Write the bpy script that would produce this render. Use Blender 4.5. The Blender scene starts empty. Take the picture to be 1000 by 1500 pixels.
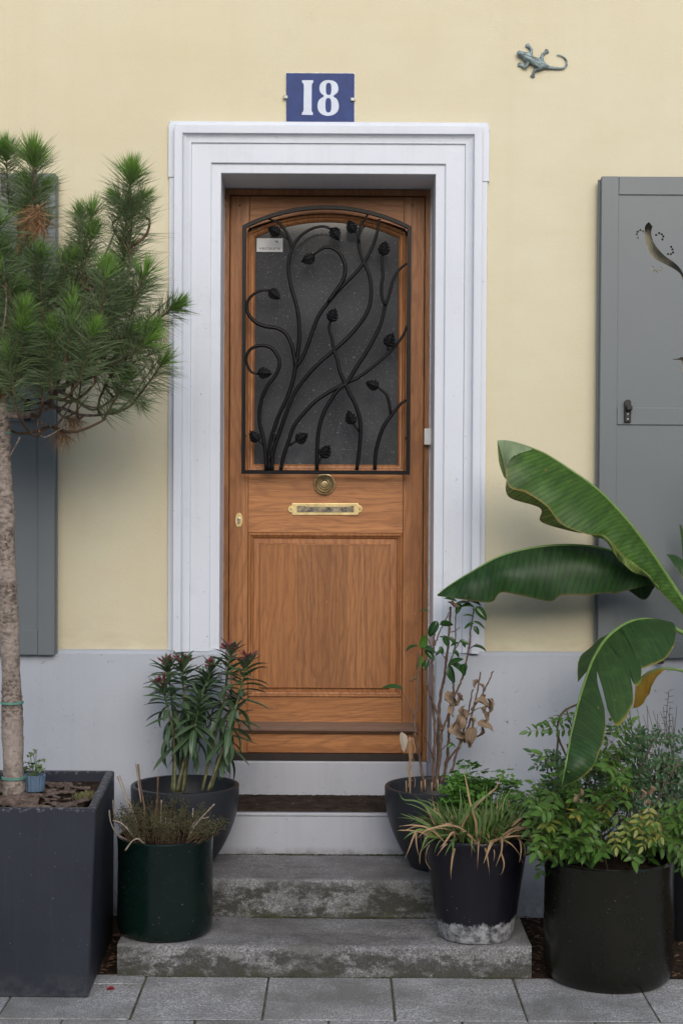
import bpy, bmesh, math, random
from mathutils import Vector, Matrix, Euler
from mathutils.geometry import tessellate_polygon
R = math.radians
S = bpy.context.scene
COL = S.collection

# ------------------------------------------------------------------ camera
FPX, PY0, CAMY, CAMZ = 2300.0, 760.1, -5.75, 1.562      # focal length and principal row in photo pixels
PITCH, ROLL = R(1.0), R(0.3)
cam_data = bpy.data.cameras.new('camera')
cam = bpy.data.objects.new('camera', cam_data); COL.objects.link(cam)
cam_data.sensor_fit = 'VERTICAL'; cam_data.sensor_height = 36.0
cam_data.lens = 36.0*FPX/1500.0
cam_data.shift_y = (PY0-750.0)/1500.0
cam_data.clip_start = 0.05; cam_data.clip_end = 600
CAMR = Matrix.Rotation(R(90)-PITCH, 3, 'X') @ Matrix.Rotation(ROLL, 3, 'Z')
cam.matrix_world = Matrix.Translation((0, CAMY, CAMZ)) @ CAMR.to_4x4()
S.camera = cam
# ------------------------------------------------------------------ sky and sun (overcast)
SUN_EL, SUN_AZ = R(26), R(173)       # azimuth clockwise from +Y
w = bpy.data.worlds.new("World"); S.world = w; w.use_nodes = True
nt = w.node_tree; bg = nt.nodes['Background']
sky = nt.nodes.new('ShaderNodeTexSky'); sky.sky_type = 'NISHITA'; sky.sun_disc = False
sky.sun_elevation = SUN_EL; sky.sun_rotation = SUN_AZ
sky.air_density = 1.0; sky.dust_density = 2.0; sky.ozone_density = 1.0
nt.links.new(sky.outputs[0], bg.inputs[0]); bg.inputs[1].default_value = 0.13
sun_data = bpy.data.lights.new('sun', 'SUN'); sun = bpy.data.objects.new('sun', sun_data); COL.objects.link(sun)
sun_data.energy = 1.5; sun_data.angle = R(52); sun_data.color = (1.0, 0.97, 0.95)
sdir = Vector((math.sin(SUN_AZ)*math.cos(SUN_EL), math.cos(SUN_AZ)*math.cos(SUN_EL), math.sin(SUN_EL)))
sun.rotation_euler = sdir.to_track_quat('Z', 'Y').to_euler(); sun.location = (2, -6, 6)
S.view_settings.view_transform = 'Standard'; S.view_settings.look = 'None'
S.view_settings.exposure = 0.34; S.view_settings.gamma = 1.0; S.view_settings.use_curve_mapping = False

def at(px, py, Y):
    "photo pixel -> world point on the plane y = Y"
    d = CAMR @ Vector(((px-500)/FPX, -(py-PY0)/FPX, -1.0))
    k = (Y-CAMY)/d.y
    return Vector((d.x*k, Y, CAMZ+d.z*k))
def XX(px, Y, py=720): return at(px, py, Y).x
def ZZ(py, Y, px=480): return at(px, py, Y).z

# ------------------------------------------------------------------ helpers
def empty(name, loc, label, cat, group=None):
    o = bpy.data.objects.new(name, None); COL.objects.link(o); o.location = loc
    o.empty_display_size = 0.1
    tag(o, label, cat, group); return o
def tag(o, label=None, cat=None, group=None, kind=None):
    if label: o['label'] = label
    if cat: o['category'] = cat
    if group: o['group'] = group
    if kind: o['kind'] = kind
    return o
def origin_of(p):
    return p.location.copy() if p.type == 'EMPTY' else Vector((0, 0, 0))
def link(name, me, m=None, parent=None, smooth=False, label=None):
    "mesh given in world coordinates; the object is parented without moving it"
    o = bpy.data.objects.new(name, me); COL.objects.link(o)
    if m is not None and not me.materials:
        for q in (m if isinstance(m, (list, tuple)) else [m]): me.materials.append(q)
    if parent:
        o.parent = parent; o.matrix_parent_inverse = Matrix.Translation(-origin_of(parent))
    if smooth:
        me.polygons.foreach_set('use_smooth', [True]*len(me.polygons))
    if label: o['label'] = label
    return o
def inst(name, me, M, parent, label=None):
    o = bpy.data.objects.new(name, me); COL.objects.link(o)
    o.parent = parent; o.matrix_parent_inverse = Matrix.Translation(-origin_of(parent)); o.matrix_basis = M
    if label: o['label'] = label
    return o
def me_from(name, vs, fs, uvs=None, mi=None):
    me = bpy.data.meshes.new(name); me.from_pydata([tuple(v) for v in vs], [], fs)
    if uvs:
        l = me.uv_layers.new(name='uv')
        for p in me.polygons:
            for li in p.loop_indices: l.data[li].uv = uvs[me.loops[li].vertex_index]
    if mi: me.polygons.foreach_set('material_index', mi)
    me.update(); return me
def autosmooth(o, ang=40):
    me = o.data; me.polygons.foreach_set('use_smooth', [True]*len(me.polygons))
    bm = bmesh.new(); bm.from_mesh(me)
    for e in bm.edges:
        if len(e.link_faces) == 2 and e.calc_face_angle(0) > R(ang): e.smooth = False
    bm.to_mesh(me); bm.free(); return o
def box(name, x0, x1, y0, y1, z0, z1, m, parent=None, bev=0.0, seg=2, label=None, wob=0, rnd=None):
    bm = bmesh.new(); bmesh.ops.create_cube(bm, size=1)
    for v in bm.verts:
        v.co = ((x0+x1)/2+v.co.x*(x1-x0), (y0+y1)/2+v.co.y*(y1-y0), (z0+z1)/2+v.co.z*(z1-z0))
        if wob and rnd: v.co += Vector([rnd.uniform(-wob, wob) for _ in range(3)])
    if bev: bmesh.ops.bevel(bm, geom=bm.edges[:], offset=bev, segments=seg, affect='EDGES', profile=0.5)
    me = bpy.data.meshes.new(name); bm.to_mesh(me); bm.free()
    o = link(name, me, m, parent, label=label)
    if bev: autosmooth(o, 16)
    return o
def crom(pts, n):
    "catmull-rom resample; pts tuples of any dimension"
    P = [tuple(p) for p in pts]
    P = [tuple(2*a-b for a, b in zip(P[0], P[1]))]+P+[tuple(2*a-b for a, b in zip(P[-1], P[-2]))]
    out = []; segs = len(P)-3
    for i in range(n):
        t = i/(n-1)*segs; k = min(int(t), segs-1); t -= k
        a, b, c, d = P[k:k+4]
        out.append(tuple(0.5*(2*q+(r-p)*t+(2*p-5*q+4*r-s)*t*t+(3*q-p-3*r+s)*t**3) for p, q, r, s in zip(a, b, c, d)))
    return out
def arcres(pts, n):
    "resample polyline evenly by length"
    P = [Vector(p) for p in pts]; L = [0]
    for a, b in zip(P, P[1:]): L.append(L[-1]+(b-a).length)
    out = []; k = 0
    for i in range(n):
        s = L[-1]*i/(n-1)
        while k < len(P)-2 and L[k+1] < s: k += 1
        t = (s-L[k])/max(L[k+1]-L[k], 1e-9); out.append(P[k].lerp(P[k+1], min(max(t, 0), 1)))
    return out
def tube_data(pts, rad, sides=8, base=0, jit=0, rnd=None, cap=True):
    P = [Vector(p[:3]) for p in pts]; n = len(P)
    rr = rad if callable(rad) else (lambda t: rad)
    T = [(P[min(i+1, n-1)]-P[max(i-1, 0)]).normalized() for i in range(n)]
    u = T[0].orthogonal().normalized(); vs = []; fs = []
    for i in range(n):
        u = (u-T[i]*u.dot(T[i])); u = u.normalized() if u.length > 1e-6 else T[i].orthogonal().normalized()
        v = T[i].cross(u); r = rr(i/(n-1))
        for k in range(sides):
            a = 2*math.pi*k/sides; q = r*(1+(rnd.uniform(-jit, jit) if rnd else 0))
            vs.append(P[i]+u*(math.cos(a)*q)+v*(math.sin(a)*q))
    for i in range(n-1):
        for k in range(sides):
            k2 = (k+1) % sides
            fs.append((base+i*sides+k, base+i*sides+k2, base+(i+1)*sides+k2, base+(i+1)*sides+k))
    if cap:
        fs.append(tuple(base+k for k in range(sides))[::-1]); fs.append(tuple(base+(n-1)*sides+k for k in range(sides)))
    return vs, fs
def tube(name, pts, rad, m, parent=None, n=None, sides=8, jit=0, rnd=None, label=None):
    if n: pts = crom(pts, n)
    vs, fs = tube_data(pts, rad, sides, 0, jit, rnd)
    return link(name, me_from(name, vs, fs), m, parent, smooth=True, label=label)
class MB:
    "collects geometry into one mesh"
    def __init__(s): s.v = []; s.f = []; s.m = []
    def add(s, vs, fs, mi=0):
        b = len(s.v); s.v += list(vs); s.f += [tuple(i+b for i in f) for f in fs]; s.m += [mi]*len(fs)
    def tube(s, pts, rad, sides=6, mi=0, n=None, **k):
        if n: pts = crom(pts, n)
        s.add(*tube_data(pts, rad, sides, **k), mi)
    def build(s, name, m, parent=None, smooth=True, **k): return link(name, me_from(name, s.v, s.f, mi=s.m), m, parent, smooth=smooth, **k)
def lathe(name, prof, cx, cy, m, parent=None, seg=64, sq=0, label=None, ang=40, rib=None):
    "prof = [(r, z)] from the inner bottom over the rim to the outer bottom"
    vs = []; fs = []
    for r, z in prof:
        for k in range(seg):
            a = 2*math.pi*k/seg; q = r*(rib(a) if rib else 1)
            vs.append((cx+q*math.cos(a), cy+q*math.sin(a), z))
    for i in range(len(prof)-1):
        for k in range(seg):
            k2 = (k+1) % seg; fs.append((i*seg+k, i*seg+k2, (i+1)*seg+k2, (i+1)*seg+k))
    fs.append(tuple(range(seg))); fs.append(tuple((len(prof)-1)*seg+k for k in range(seg)))
    me = me_from(name, vs, fs); bm = bmesh.new(); bm.from_mesh(me); bmesh.ops.recalc_face_normals(bm, faces=bm.faces); bm.to_mesh(me); bm.free()
    return autosmooth(link(name, me, m, parent, label=label), ang)
def plate(name, loops, y0, thick, m, parent=None, bev=0.0, res=1, label=None):
    "flat piece facing -y cut from 2D loops [(x,z)...] (first outer, then holes); back at y0, front at y0-thick"
    cu = bpy.data.curves.new(name, 'CURVE'); cu.dimensions = '2D'; cu.fill_mode = 'BOTH'
    cu.extrude = max(thick/2-bev, 1e-5); cu.bevel_depth = bev; cu.bevel_resolution = 1
    if bev: cu.offset = -bev
    for lp in loops:
        sp = cu.splines.new('POLY'); sp.points.add(len(lp)-1)
        for i, (x, z) in enumerate(lp): sp.points[i].co = (x, z, 0, 1)
        sp.use_cyclic_u = True
    ob = bpy.data.objects.new('tmp', cu); COL.objects.link(ob)
    dg = bpy.context.evaluated_depsgraph_get(); me = bpy.data.meshes.new_from_object(ob.evaluated_get(dg))
    bpy.data.objects.remove(ob); bpy.data.curves.remove(cu)
    me.name = name; me.materials.clear()
    me.transform(Matrix.Translation((0, y0-thick/2, 0)) @ Matrix.Rotation(R(90), 4, 'X'))
    return autosmooth(link(name, me, m, parent, label=label), 20)
def sweep(name, path, prof, m, parent=None, closed=False, label=None):
    """path: [(x,z)] in the facade plane; prof: [(offset, y)], offset measured to the LEFT of travel; mitred"""
    n = len(path); P = [Vector(p) for p in path]; vs = []; fs = []
    for i in range(n):
        if closed or 0 < i < n-1:
            d1 = (P[i]-P[i-1]).normalized(); d2 = (P[(i+1) % n]-P[i]).normalized()
        elif i == 0: d1 = d2 = (P[1]-P[0]).normalized()
        else: d1 = d2 = (P[-1]-P[-2]).normalized()
        n1 = Vector((-d1.y, d1.x)); n2 = Vector((-d2.y, d2.x)); b = (n1+n2).normalized(); k = 1/max(b.dot(n1), 0.2)
        for off, y in prof:
            q = P[i]+b*(off*k); vs.append((q.x, y, q.y))
    m_ = len(prof); rng = n if closed else n-1
    for i in range(rng):
        for j in range(m_-1):
            a = i*m_+j; b = ((i+1) % n)*m_+j; fs.append((a, a+1, b+1, b))
    if not closed:
        fs.append(tuple(range(m_))); fs.append(tuple((n-1)*m_+j for j in range(m_))[::-1])
    me = me_from(name, vs, fs); bm = bmesh.new(); bm.from_mesh(me); bmesh.ops.recalc_face_normals(bm, faces=bm.faces); bm.to_mesh(me); bm.free()
    return autosmooth(link(name, me, m, parent, label=label), 30)

# ------------------------------------------------------------------ materials
class G:
    "tiny node-graph helper"
    def __init__(s, name):
        s.m = bpy.data.materials.new(name); s.m.use_nodes = True; s.t = s.m.node_tree
        s.p = s.t.nodes['Principled BSDF']; s.co = s.t.nodes.new('ShaderNodeTexCoord'); s.base = s.co.outputs['Object']
    def n(s, typ, **k):
        q = s.t.nodes.new(typ)
        for a, b in k.items(): setattr(q, a, b)
        return q
    def l(s, a, b): s.t.links.new(a, b)
    def setv(s, sock, v):
        if isinstance(v, (int, float)) and sock.type == 'RGBA': v = (v, v, v)
        if hasattr(v, 'is_output') or isinstance(v, bpy.types.NodeSocket): s.l(v, sock)
        elif isinstance(v, tuple) and len(v) == 3 and sock.type == 'RGBA': sock.default_value = (*v, 1)
        else: sock.default_value = v
    def mp(s, scale, loc=(0, 0, 0), src=None, rot=(0, 0, 0)):
        q = s.n('ShaderNodeMapping'); s.l(src or s.base, q.inputs[0]); q.inputs['Scale'].default_value = scale
        q.inputs['Location'].default_value = loc; q.inputs['Rotation'].default_value = rot; return q.outputs[0]
    def noise(s, scale, detail=4, rough=0.55, v=None, dist=0, out=0):
        q = s.n('ShaderNodeTexNoise'); s.l(v or s.base, q.inputs['Vector']); q.inputs['Scale'].default_value = scale
        q.inputs['Detail'].default_value = detail; q.inputs['Roughness'].default_value = rough; q.inputs['Distortion'].default_value = dist
        return q.outputs[out]
    def ramp(s, f, stops, interp='LINEAR'):
        q = s.n('ShaderNodeValToRGB'); s.l(f, q.inputs[0]); e = q.color_ramp.elements; q.color_ramp.interpolation = interp
        while len(e) < len(stops): e.new(0.5)
        for el, (p, c) in zip(e, stops):
            el.position = p; el.color = (c, c, c, 1) if not isinstance(c, tuple) else (*c, 1)
        return q.outputs[0]
    def mix(s, f, a, b, mode='MIX'):
        a, b = [(q, q, q) if isinstance(q, (int, float)) else q for q in (a, b)]
        q = s.n('ShaderNodeMix', data_type='RGBA', blend_type=mode); s.setv(q.inputs[0], f); s.setv(q.inputs[6], a); s.setv(q.inputs[7], b)
        return q.outputs[2]
    def math(s, op, a, b=0.0, c=None, clamp=False):
        q = s.n('ShaderNodeMath', operation=op); q.use_clamp = clamp
        s.setv(q.inputs[0], a); s.setv(q.inputs[1], b)
        if c is not None: s.setv(q.inputs[2], c)
        return q.outputs[0]
    def sep(s, src=None):
        q = s.n('ShaderNodeSeparateXYZ'); s.l(src or s.base, q.inputs[0]); return q.outputs
    def bump(s, h, strength=0.3, dist=0.002, nrm=None):
        q = s.n('ShaderNodeBump'); s.l(h, q.inputs['Height']); q.inputs['Strength'].default_value = strength; q.inputs['Distance'].default_value = dist
        if nrm: s.l(nrm, q.inputs['Normal'])
        s.l(q.outputs[0], s.p.inputs['Normal']); return q.outputs[0]
    def out(s, col, rough=0.6, metal=0.0, spec=None):
        s.setv(s.p.inputs['Base Color'], col); s.setv(s.p.inputs['Roughness'], rough); s.setv(s.p.inputs['Metallic'], metal)
        if spec is not None: s.p.inputs['Specular IOR Level'].default_value = spec
        return s.m
def mul(c, k): return tuple(min(1, x*k) for x in c)

def m_stucco():
    g = G('yellow_stucco')
    big = g.noise(0.9, 3); mid = g.noise(5, 5, 0.6); fine = g.noise(160, 4, 0.6)
    c = g.mix(g.ramp(big, [(0.35, 0.0), (0.65, 1.0)]), (0.605, 0.550, 0.385), (0.635, 0.590, 0.440))
    c = g.mix(g.ramp(mid, [(0.4, 0.0), (0.65, 0.4)]), c, (0.59, 0.53, 0.365))
    st = g.noise(1.0, 4, 0.6, g.mp((1.3, 1, 9)))          # faint horizontal trowel stains
    c = g.mix(g.ramp(st, [(0.5, 0.0), (0.75, 0.3)]), c, (0.60, 0.51, 0.35))
    drip = g.noise(1.0, 3, 0.5, g.mp((14, 1, 0.5)))
    c = g.mix(g.ramp(drip, [(0.56, 0.0), (0.78, 0.22)]), c, (0.58, 0.50, 0.36))
    # dirt just above the plinth
    z = g.sep()[2]; low = g.math('SUBTRACT', 1.0, g.math('DIVIDE', g.math('SUBTRACT', z, 0.965), 0.16), clamp=True)
    low = g.math('MULTIPLY', low, g.ramp(g.noise(9, 6, 0.7, g.mp((1, 1, 2.5))), [(0.42, 0.0), (0.7, 1.0)]))
    c = g.mix(g.math('MULTIPLY', low, 0.5), c, (0.42, 0.36, 0.25))
    # hairline cracks
    vo = g.n('ShaderNodeTexVoronoi', feature='DISTANCE_TO_EDGE'); vo.inputs['Scale'].default_value = 1.1
    dv = g.n('ShaderNodeVectorMath', operation='ADD'); g.l(g.base, dv.inputs[0])
    sc = g.n('ShaderNodeVectorMath', operation='SCALE'); g.l(g.noise(6, 5, 0.7, out=1), sc.inputs[0]); sc.inputs['Scale'].default_value = 0.35
    g.l(sc.outputs[0], dv.inputs[1]); g.l(dv.outputs[0], vo.inputs['Vector'])
    cr = g.math('MULTIPLY', g.ramp(vo.outputs[0], [(0.0, 1.0), (0.0035, 0.0)]), g.ramp(g.noise(1.7, 2), [(0.52, 0.0), (0.6, 1.0)]))
    c = g.mix(g.math('MULTIPLY', cr, 0.10), c, (0.33, 0.28, 0.19))
    sp = g.ramp(g.noise(120, 2, 0.5), [(0.73, 0.0), (0.76, 1.0)]); c = g.mix(g.math('MULTIPLY', sp, 0.4), c, (0.40, 0.34, 0.23))
    h = g.math('ADD', g.math('MULTIPLY', fine, 0.35), g.math('ADD', g.math('MULTIPLY', mid, 1.3), g.math('MULTIPLY', cr, -0.15)))
    g.bump(h, 0.55, 0.005)
    return g.out(c, 0.85, spec=0.25)
def m_paint(name, col, dirt=(0.25, 0.25, 0.25), amt=0.5, rough=0.5, chips=True, bstr=0.25, zdirt=None):
    g = G(name)
    big = g.noise(2.0, 4); c = g.mix(g.ramp(big, [(0.3, 0.0), (0.7, 1.0)]), mul(col, 0.95), mul(col, 1.04))
    st = g.noise(1.0, 5, 0.65, g.mp((26, 26, 1.1))); c = g.mix(g.ramp(st, [(0.5, 0.0), (0.8, 0.35*amt)]), c, mul(col, 0.7))
    sm = g.noise(7, 7, 0.72); c = g.mix(g.ramp(sm, [(0.57, 0.0), (0.75, 0.5*amt)]), c, mul(col, 0.72))
    if chips:
        a = g.ramp(g.noise(75, 3, 0.6), [(0.69, 0.0), (0.71, 1.0)]); b = g.ramp(g.noise(3.5, 3), [(0.45, 0.0), (0.62, 1.0)])
        c = g.mix(g.math('MULTIPLY', a, b), c, dirt)
    if zdirt:
        z = g.sep()[2]; lo = g.math('SUBTRACT', 1.0, g.math('DIVIDE', g.math('SUBTRACT', z, zdirt[0]), zdirt[1]), clamp=True)
        lo = g.math('MULTIPLY', lo, g.ramp(g.noise(14, 7, 0.7), [(0.4, 0.0), (0.62, 1.0)])); c = g.mix(g.math('MULTIPLY', lo, 0.85), c, (0.10, 0.095, 0.075))
        spl_ = g.math('MULTIPLY', g.ramp(g.noise(38, 4, 0.75), [(0.655, 0.0), (0.68, 1.0)]), g.ramp(g.noise(2.6, 3, 0.6, g.mp((1, 1, 1), (7, 0, 1))), [(0.50, 0.0), (0.62, 1.0)]))
        c = g.mix(g.math('MULTIPLY', spl_, 0.75), c, (0.09, 0.08, 0.06))
    g.bump(g.math('ADD', g.math('MULTIPLY', g.noise(9, 5, 0.6), 1.5), g.math('MULTIPLY', g.noise(130, 3), 0.25)), bstr, 0.003)
    return g.out(c, rough, spec=0.35)
def m_wood(name, axis, seed, tint=1.0, grey=0.0):
    g = G(name)
    sc = (1, 1, 0.022) if axis == 'Z' else (0.022, 1, 1)
    v = g.mp(sc, (seed*3.1, seed*1.7, seed*2.3))
    n1 = g.noise(95, 5, 0.6, v); n2 = g.noise(9, 3, 0.5, v, dist=0.2); n3 = g.noise(300, 3, 0.6, g.mp((1, 1, 0.045) if axis == 'Z' else (0.045, 1, 1), (seed, 0, 0)))
    # cathedral figure
    dis = g.n('ShaderNodeVectorMath', operation='ADD'); g.l(g.mp((1, 1, 0.16) if axis == 'Z' else (0.16, 1, 1), (seed, seed*2, seed)), dis.inputs[0])
    ds = g.n('ShaderNodeVectorMath', operation='SCALE'); g.l(g.noise(4.5, 3, 0.55, g.mp((1, 1, 0.3) if axis == 'Z' else (0.3, 1, 1)), out=1), ds.inputs[0]); ds.inputs['Scale'].default_value = 0.30
    g.l(ds.outputs[0], dis.inputs[1])
    wv = g.n('ShaderNodeTexWave', wave_type='BANDS', bands_direction='X' if axis == 'Z' else 'Z'); g.l(dis.outputs[0], wv.inputs['Vector'])
    wv.inputs['Scale'].default_value = 11; wv.inputs['Distortion'].default_value = 2.2; wv.inputs['Detail'].default_value = 2
    A, B, D = mul((0.310, 0.128, 0.043), tint), mul((0.430, 0.195, 0.074), tint), mul((0.165, 0.062, 0.024), tint)
    c = g.mix(g.ramp(n2, [(0.3, 0.0), (0.7, 1.0)]), A, B)
    c = g.mix(g.math('MULTIPLY', g.ramp(wv.outputs[1], [(0.0, 1.0), (0.4, 0.0)]), 0.4), c, D)
    c = g.mix(g.ramp(n1, [(0.44, 0.0), (0.70, 0.55)]), c, D)
    c = g.mix(g.ramp(n3, [(0.52, 0.0), (0.66, 0.6)]), c, mul(D, 0.75))
    bl = g.noise(2.2, 4, 0.6); c = g.mix(g.ramp(bl, [(0.45, 0.0), (0.75, 0.35)]), c, mul(A, 0.7))
    fl = g.noise(1.0, 3, 0.5, g.mp((260, 260, 40))); msk = g.ramp(g.noise(3.0, 3), [(0.5, 0.0), (0.65, 1.0)])
    c = g.mix(g.math('MULTIPLY', g.ramp(fl, [(0.68, 0.0), (0.72, 0.5)]), msk), c, (0.55, 0.42, 0.33))
    # weathering towards the foot of the door
    if grey: c = g.mix(grey, c, (0.13, 0.105, 0.09))
    g.bump(g.math('ADD', n1, g.math('MULTIPLY', n3, 0.8)), 0.28, 0.0015)
    g.setv(g.p.inputs['Roughness'], g.ramp(n1, [(0.3, 0.36), (0.7, 0.55)]))
    g.setv(g.p.inputs['Base Color'], c); g.p.inputs['Specular IOR Level'].default_value = 0.4
    return g.m
def m_granite(name, light=1.0, moss=0.0, z0=0, h=0.1, seed=0):
    g = G(name)
    a = g.noise(190, 3, 0.7, g.mp((1, 1, 1), (seed, seed, 0))); b = g.noise(70, 4, 0.65); c0 = g.noise(2.2+seed*0.1, 6, 0.65, g.mp((1, 1, 1), (seed*7, 0, 0)))
    c = g.ramp(a, [(0.34, mul((0.05, 0.05, 0.052), light)), (0.47, mul((0.20, 0.20, 0.205), light)), (0.56, mul((0.27, 0.27, 0.275), light)), (0.68, mul((0.52, 0.51, 0.50), light))])
    pt = g.noise(11, 5, 0.7); c = g.mix(g.ramp(pt, [(0.4, 0.0), (0.7, 0.5)]), c, mul((0.15, 0.15, 0.148), light))
    c = g.mix(g.ramp(b, [(0.5, 0.0), (0.68, 0.55)]), c, mul((0.12, 0.12, 0.12), light))
    c = g.mix(g.ramp(c0, [(0.42, 0.0), (0.62, 0.8)]), c, mul((0.10, 0.098, 0.090), light))
    if moss:
        nz = g.n('ShaderNodeNewGeometry'); side = g.math('SUBTRACT', 1.0, g.math('ABSOLUTE', g.sep(nz.outputs['Normal'])[2]), clamp=True)
        z = g.sep()[2]; t = g.math('DIVIDE', g.math('SUBTRACT', z, z0), h)
        st = g.noise(1.0, 7, 0.75, g.mp((9, 9, 16), (seed, 0, 0))); lo = g.math('SUBTRACT', g.math('ADD', st, 0.10), g.math('MULTIPLY', t, 0.10))
        k = g.math('MULTIPLY', side, g.ramp(lo, [(0.49, 0.0), (0.60, 1.0)]))
        c = g.mix(g.math('MULTIPLY', k, 0.92*moss), c, (0.042, 0.042, 0.034))
        gm = g.math('MULTIPLY', side, g.ramp(g.math('SUBTRACT', g.math('ADD', g.noise(22, 6, 0.7), 0.25), g.math('MULTIPLY', t, 0.55)), [(0.56, 0.0), (0.74, 1.0)]))
        c = g.mix(g.math('MULTIPLY', gm, 0.45*moss), c, (0.055, 0.058, 0.026))
        tp = g.ramp(g.noise(4, 7, 0.75, g.mp((1, 2.0, 1), (seed*3, 1, 0))), [(0.5, 0.0), (0.66, 1.0)])
        c = g.mix(g.math('MULTIPLY', g.math('MULTIPLY', g.math('SUBTRACT', 1.0, side), tp), 0.6), c, (0.085, 0.083, 0.077))
    g.bump(g.math('ADD', g.math('MULTIPLY', a, 0.7), g.math('MULTIPLY', b, 0.9)), 0.55, 0.003)
    return g.out(c, 0.85, spec=0.25)
def m_simple(name, col, rough=0.5, metal=0.0, var=0.25, scale=8, bstr=0.1, bscale=60, spec=None, col2=None, coat=0.0):
    g = G(name); n = g.noise(scale, 5, 0.6)
    c = g.mix(g.ramp(n, [(0.35, 0.0), (0.7, 1.0)]), mul(col, 1+var), col2 or mul(col, 1-var))
    if bstr: g.bump(g.noise(bscale, 4, 0.6), bstr, 0.002)
    if coat: g.p.inputs['Coat Weight'].default_value = coat; g.p.inputs['Coat Roughness'].default_value = 0.08
    return g.out(c, rough, metal, spec)
def m_planter():
    g = G('charcoal_fibre_clay')
    c = g.mix(g.ramp(g.noise(3, 5, 0.6), [(0.35, 0.0), (0.7, 1.0)]), (0.018, 0.021, 0.032), (0.026, 0.030, 0.042))
    st = g.noise(1.0, 4, 0.6, g.mp((40, 40, 1.5))); c = g.mix(g.ramp(st, [(0.55, 0.0), (0.8, 0.35)]), c, (0.05, 0.053, 0.06))
    sp = g.math('MULTIPLY', g.ramp(g.noise(110, 2), [(0.735, 0.0), (0.75, 1.0)]), 0.6); c = g.mix(sp, c, (0.2, 0.2, 0.2))
    sm = g.ramp(g.noise(6, 7, 0.75, g.mp((1, 1, 0.7), (4, 2, 1))), [(0.66, 0.0), (0.76, 0.35)]); c = g.mix(sm, c, (0.13, 0.13, 0.135))
    z = g.sep()[2]; k = g.math('MULTIPLY', g.ramp(g.math('DIVIDE', g.math('SUBTRACT', z, 0.570), 0.02), [(0.35, 0.0), (0.75, 1.0)]), g.ramp(g.noise(70, 4, 0.7), [(0.54, 0.0), (0.62, 1.0)]))
    c = g.mix(g.math('MULTIPLY', k, 0.5), c, (0.35, 0.36, 0.38)); fo = g.math('SUBTRACT', 1.0, g.math('DIVIDE', z, 0.09), clamp=True)
    c = g.mix(g.math('MULTIPLY', fo, g.ramp(g.noise(16, 6, 0.7), [(0.45, 0.0), (0.65, 0.6)])), c, (0.12, 0.12, 0.12))
    g.bump(g.noise(70, 5, 0.6), 0.15, 0.002); return g.out(c, 0.5, spec=0.4)
def m_glaze(name, a, b, rough=0.12, foot=None):
    g = G(name); c = g.mix(g.ramp(g.noise(3.5, 4, 0.6, g.mp((1, 1, 0.5))), [(0.35, 0.0), (0.7, 1.0)]), a, b)
    sp = g.math('MULTIPLY', g.ramp(g.noise(95, 2), [(0.735, 0.0), (0.75, 1.0)]), 0.6); c = g.mix(sp, c, (0.28, 0.27, 0.24))
    r = g.ramp(g.noise(5, 6, 0.7), [(0.3, rough), (0.75, rough+0.25)])
    sc = g.ramp(g.noise(7, 7, 0.8, g.mp((1, 1, 0.6), (3, 1, 7))), [(0.68, 0.0), (0.75, 0.3)]); c = g.mix(sc, c, (0.15, 0.15, 0.14))
    if foot:
        z = g.sep()[2]; t = g.math('DIVIDE', g.math('SUBTRACT', z, foot[0]), foot[1])
        e = g.math('ADD', g.math('ADD', t, g.math('MULTIPLY', g.noise(1.0, 6, 0.8, g.mp((38, 38, 12))), -1.2)), g.math('MULTIPLY', g.noise(9, 2), -0.9)); e = g.math('ADD', e, 0.25)
        k = g.ramp(e, [(0.02, 1.0), (0.12, 0.0)]); c = g.mix(g.math('MULTIPLY', k, 0.85), c, g.mix(g.ramp(g.noise(45, 5, 0.7), [(0.38, 0.0), (0.62, 1.0)]), (0.07, 0.072, 0.078), (0.42, 0.43, 0.44)))
        r = g.mix(k, r, 0.8)
    g.bump(g.noise(6, 3), 0.12, 0.01); g.l(r, g.p.inputs['Roughness']); g.setv(g.p.inputs['Base Color'], c); g.p.inputs['Specular IOR Level'].default_value = 0.45
    return g.m
def m_glass():
    g = G('dusty_door_glass')
    c = g.mix(g.ramp(g.noise(2.5, 2), [(0.4, 0.0), (0.6, 1.0)]), (0.042, 0.043, 0.045), (0.058, 0.059, 0.062))
    spk = g.ramp(g.noise(240, 2, 0.5), [(0.665, 0.0), (0.70, 1.0)]); sp2 = g.ramp(g.noise(110, 2, 0.5), [(0.70, 0.0), (0.73, 1.0)])
    dust = g.math('MAXIMUM', spk, sp2)
    z = g.sep()[2]; lo = g.math('SUBTRACT', 1.0, g.math('DIVIDE', g.math('SUBTRACT', z, 1.64), 0.45), clamp=True)
    sm = g.math('MULTIPLY', lo, g.ramp(g.noise(8, 7, 0.75, g.mp((1, 1, 0.6))), [(0.42, 0.0), (0.7, 0.45)]))
    c = g.mix(sm, c, (0.13, 0.14, 0.15)); c = g.mix(g.math('MULTIPLY', dust, 0.4), c, (0.30, 0.31, 0.33))
    g.setv(g.p.inputs['Roughness'], g.math('ADD', 0.06, g.math('MULTIPLY', dust, 0.4)))
    g.setv(g.p.inputs['Base Color'], c); g.p.inputs['Specular IOR Level'].default_value = 0.4; return g.m
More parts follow.
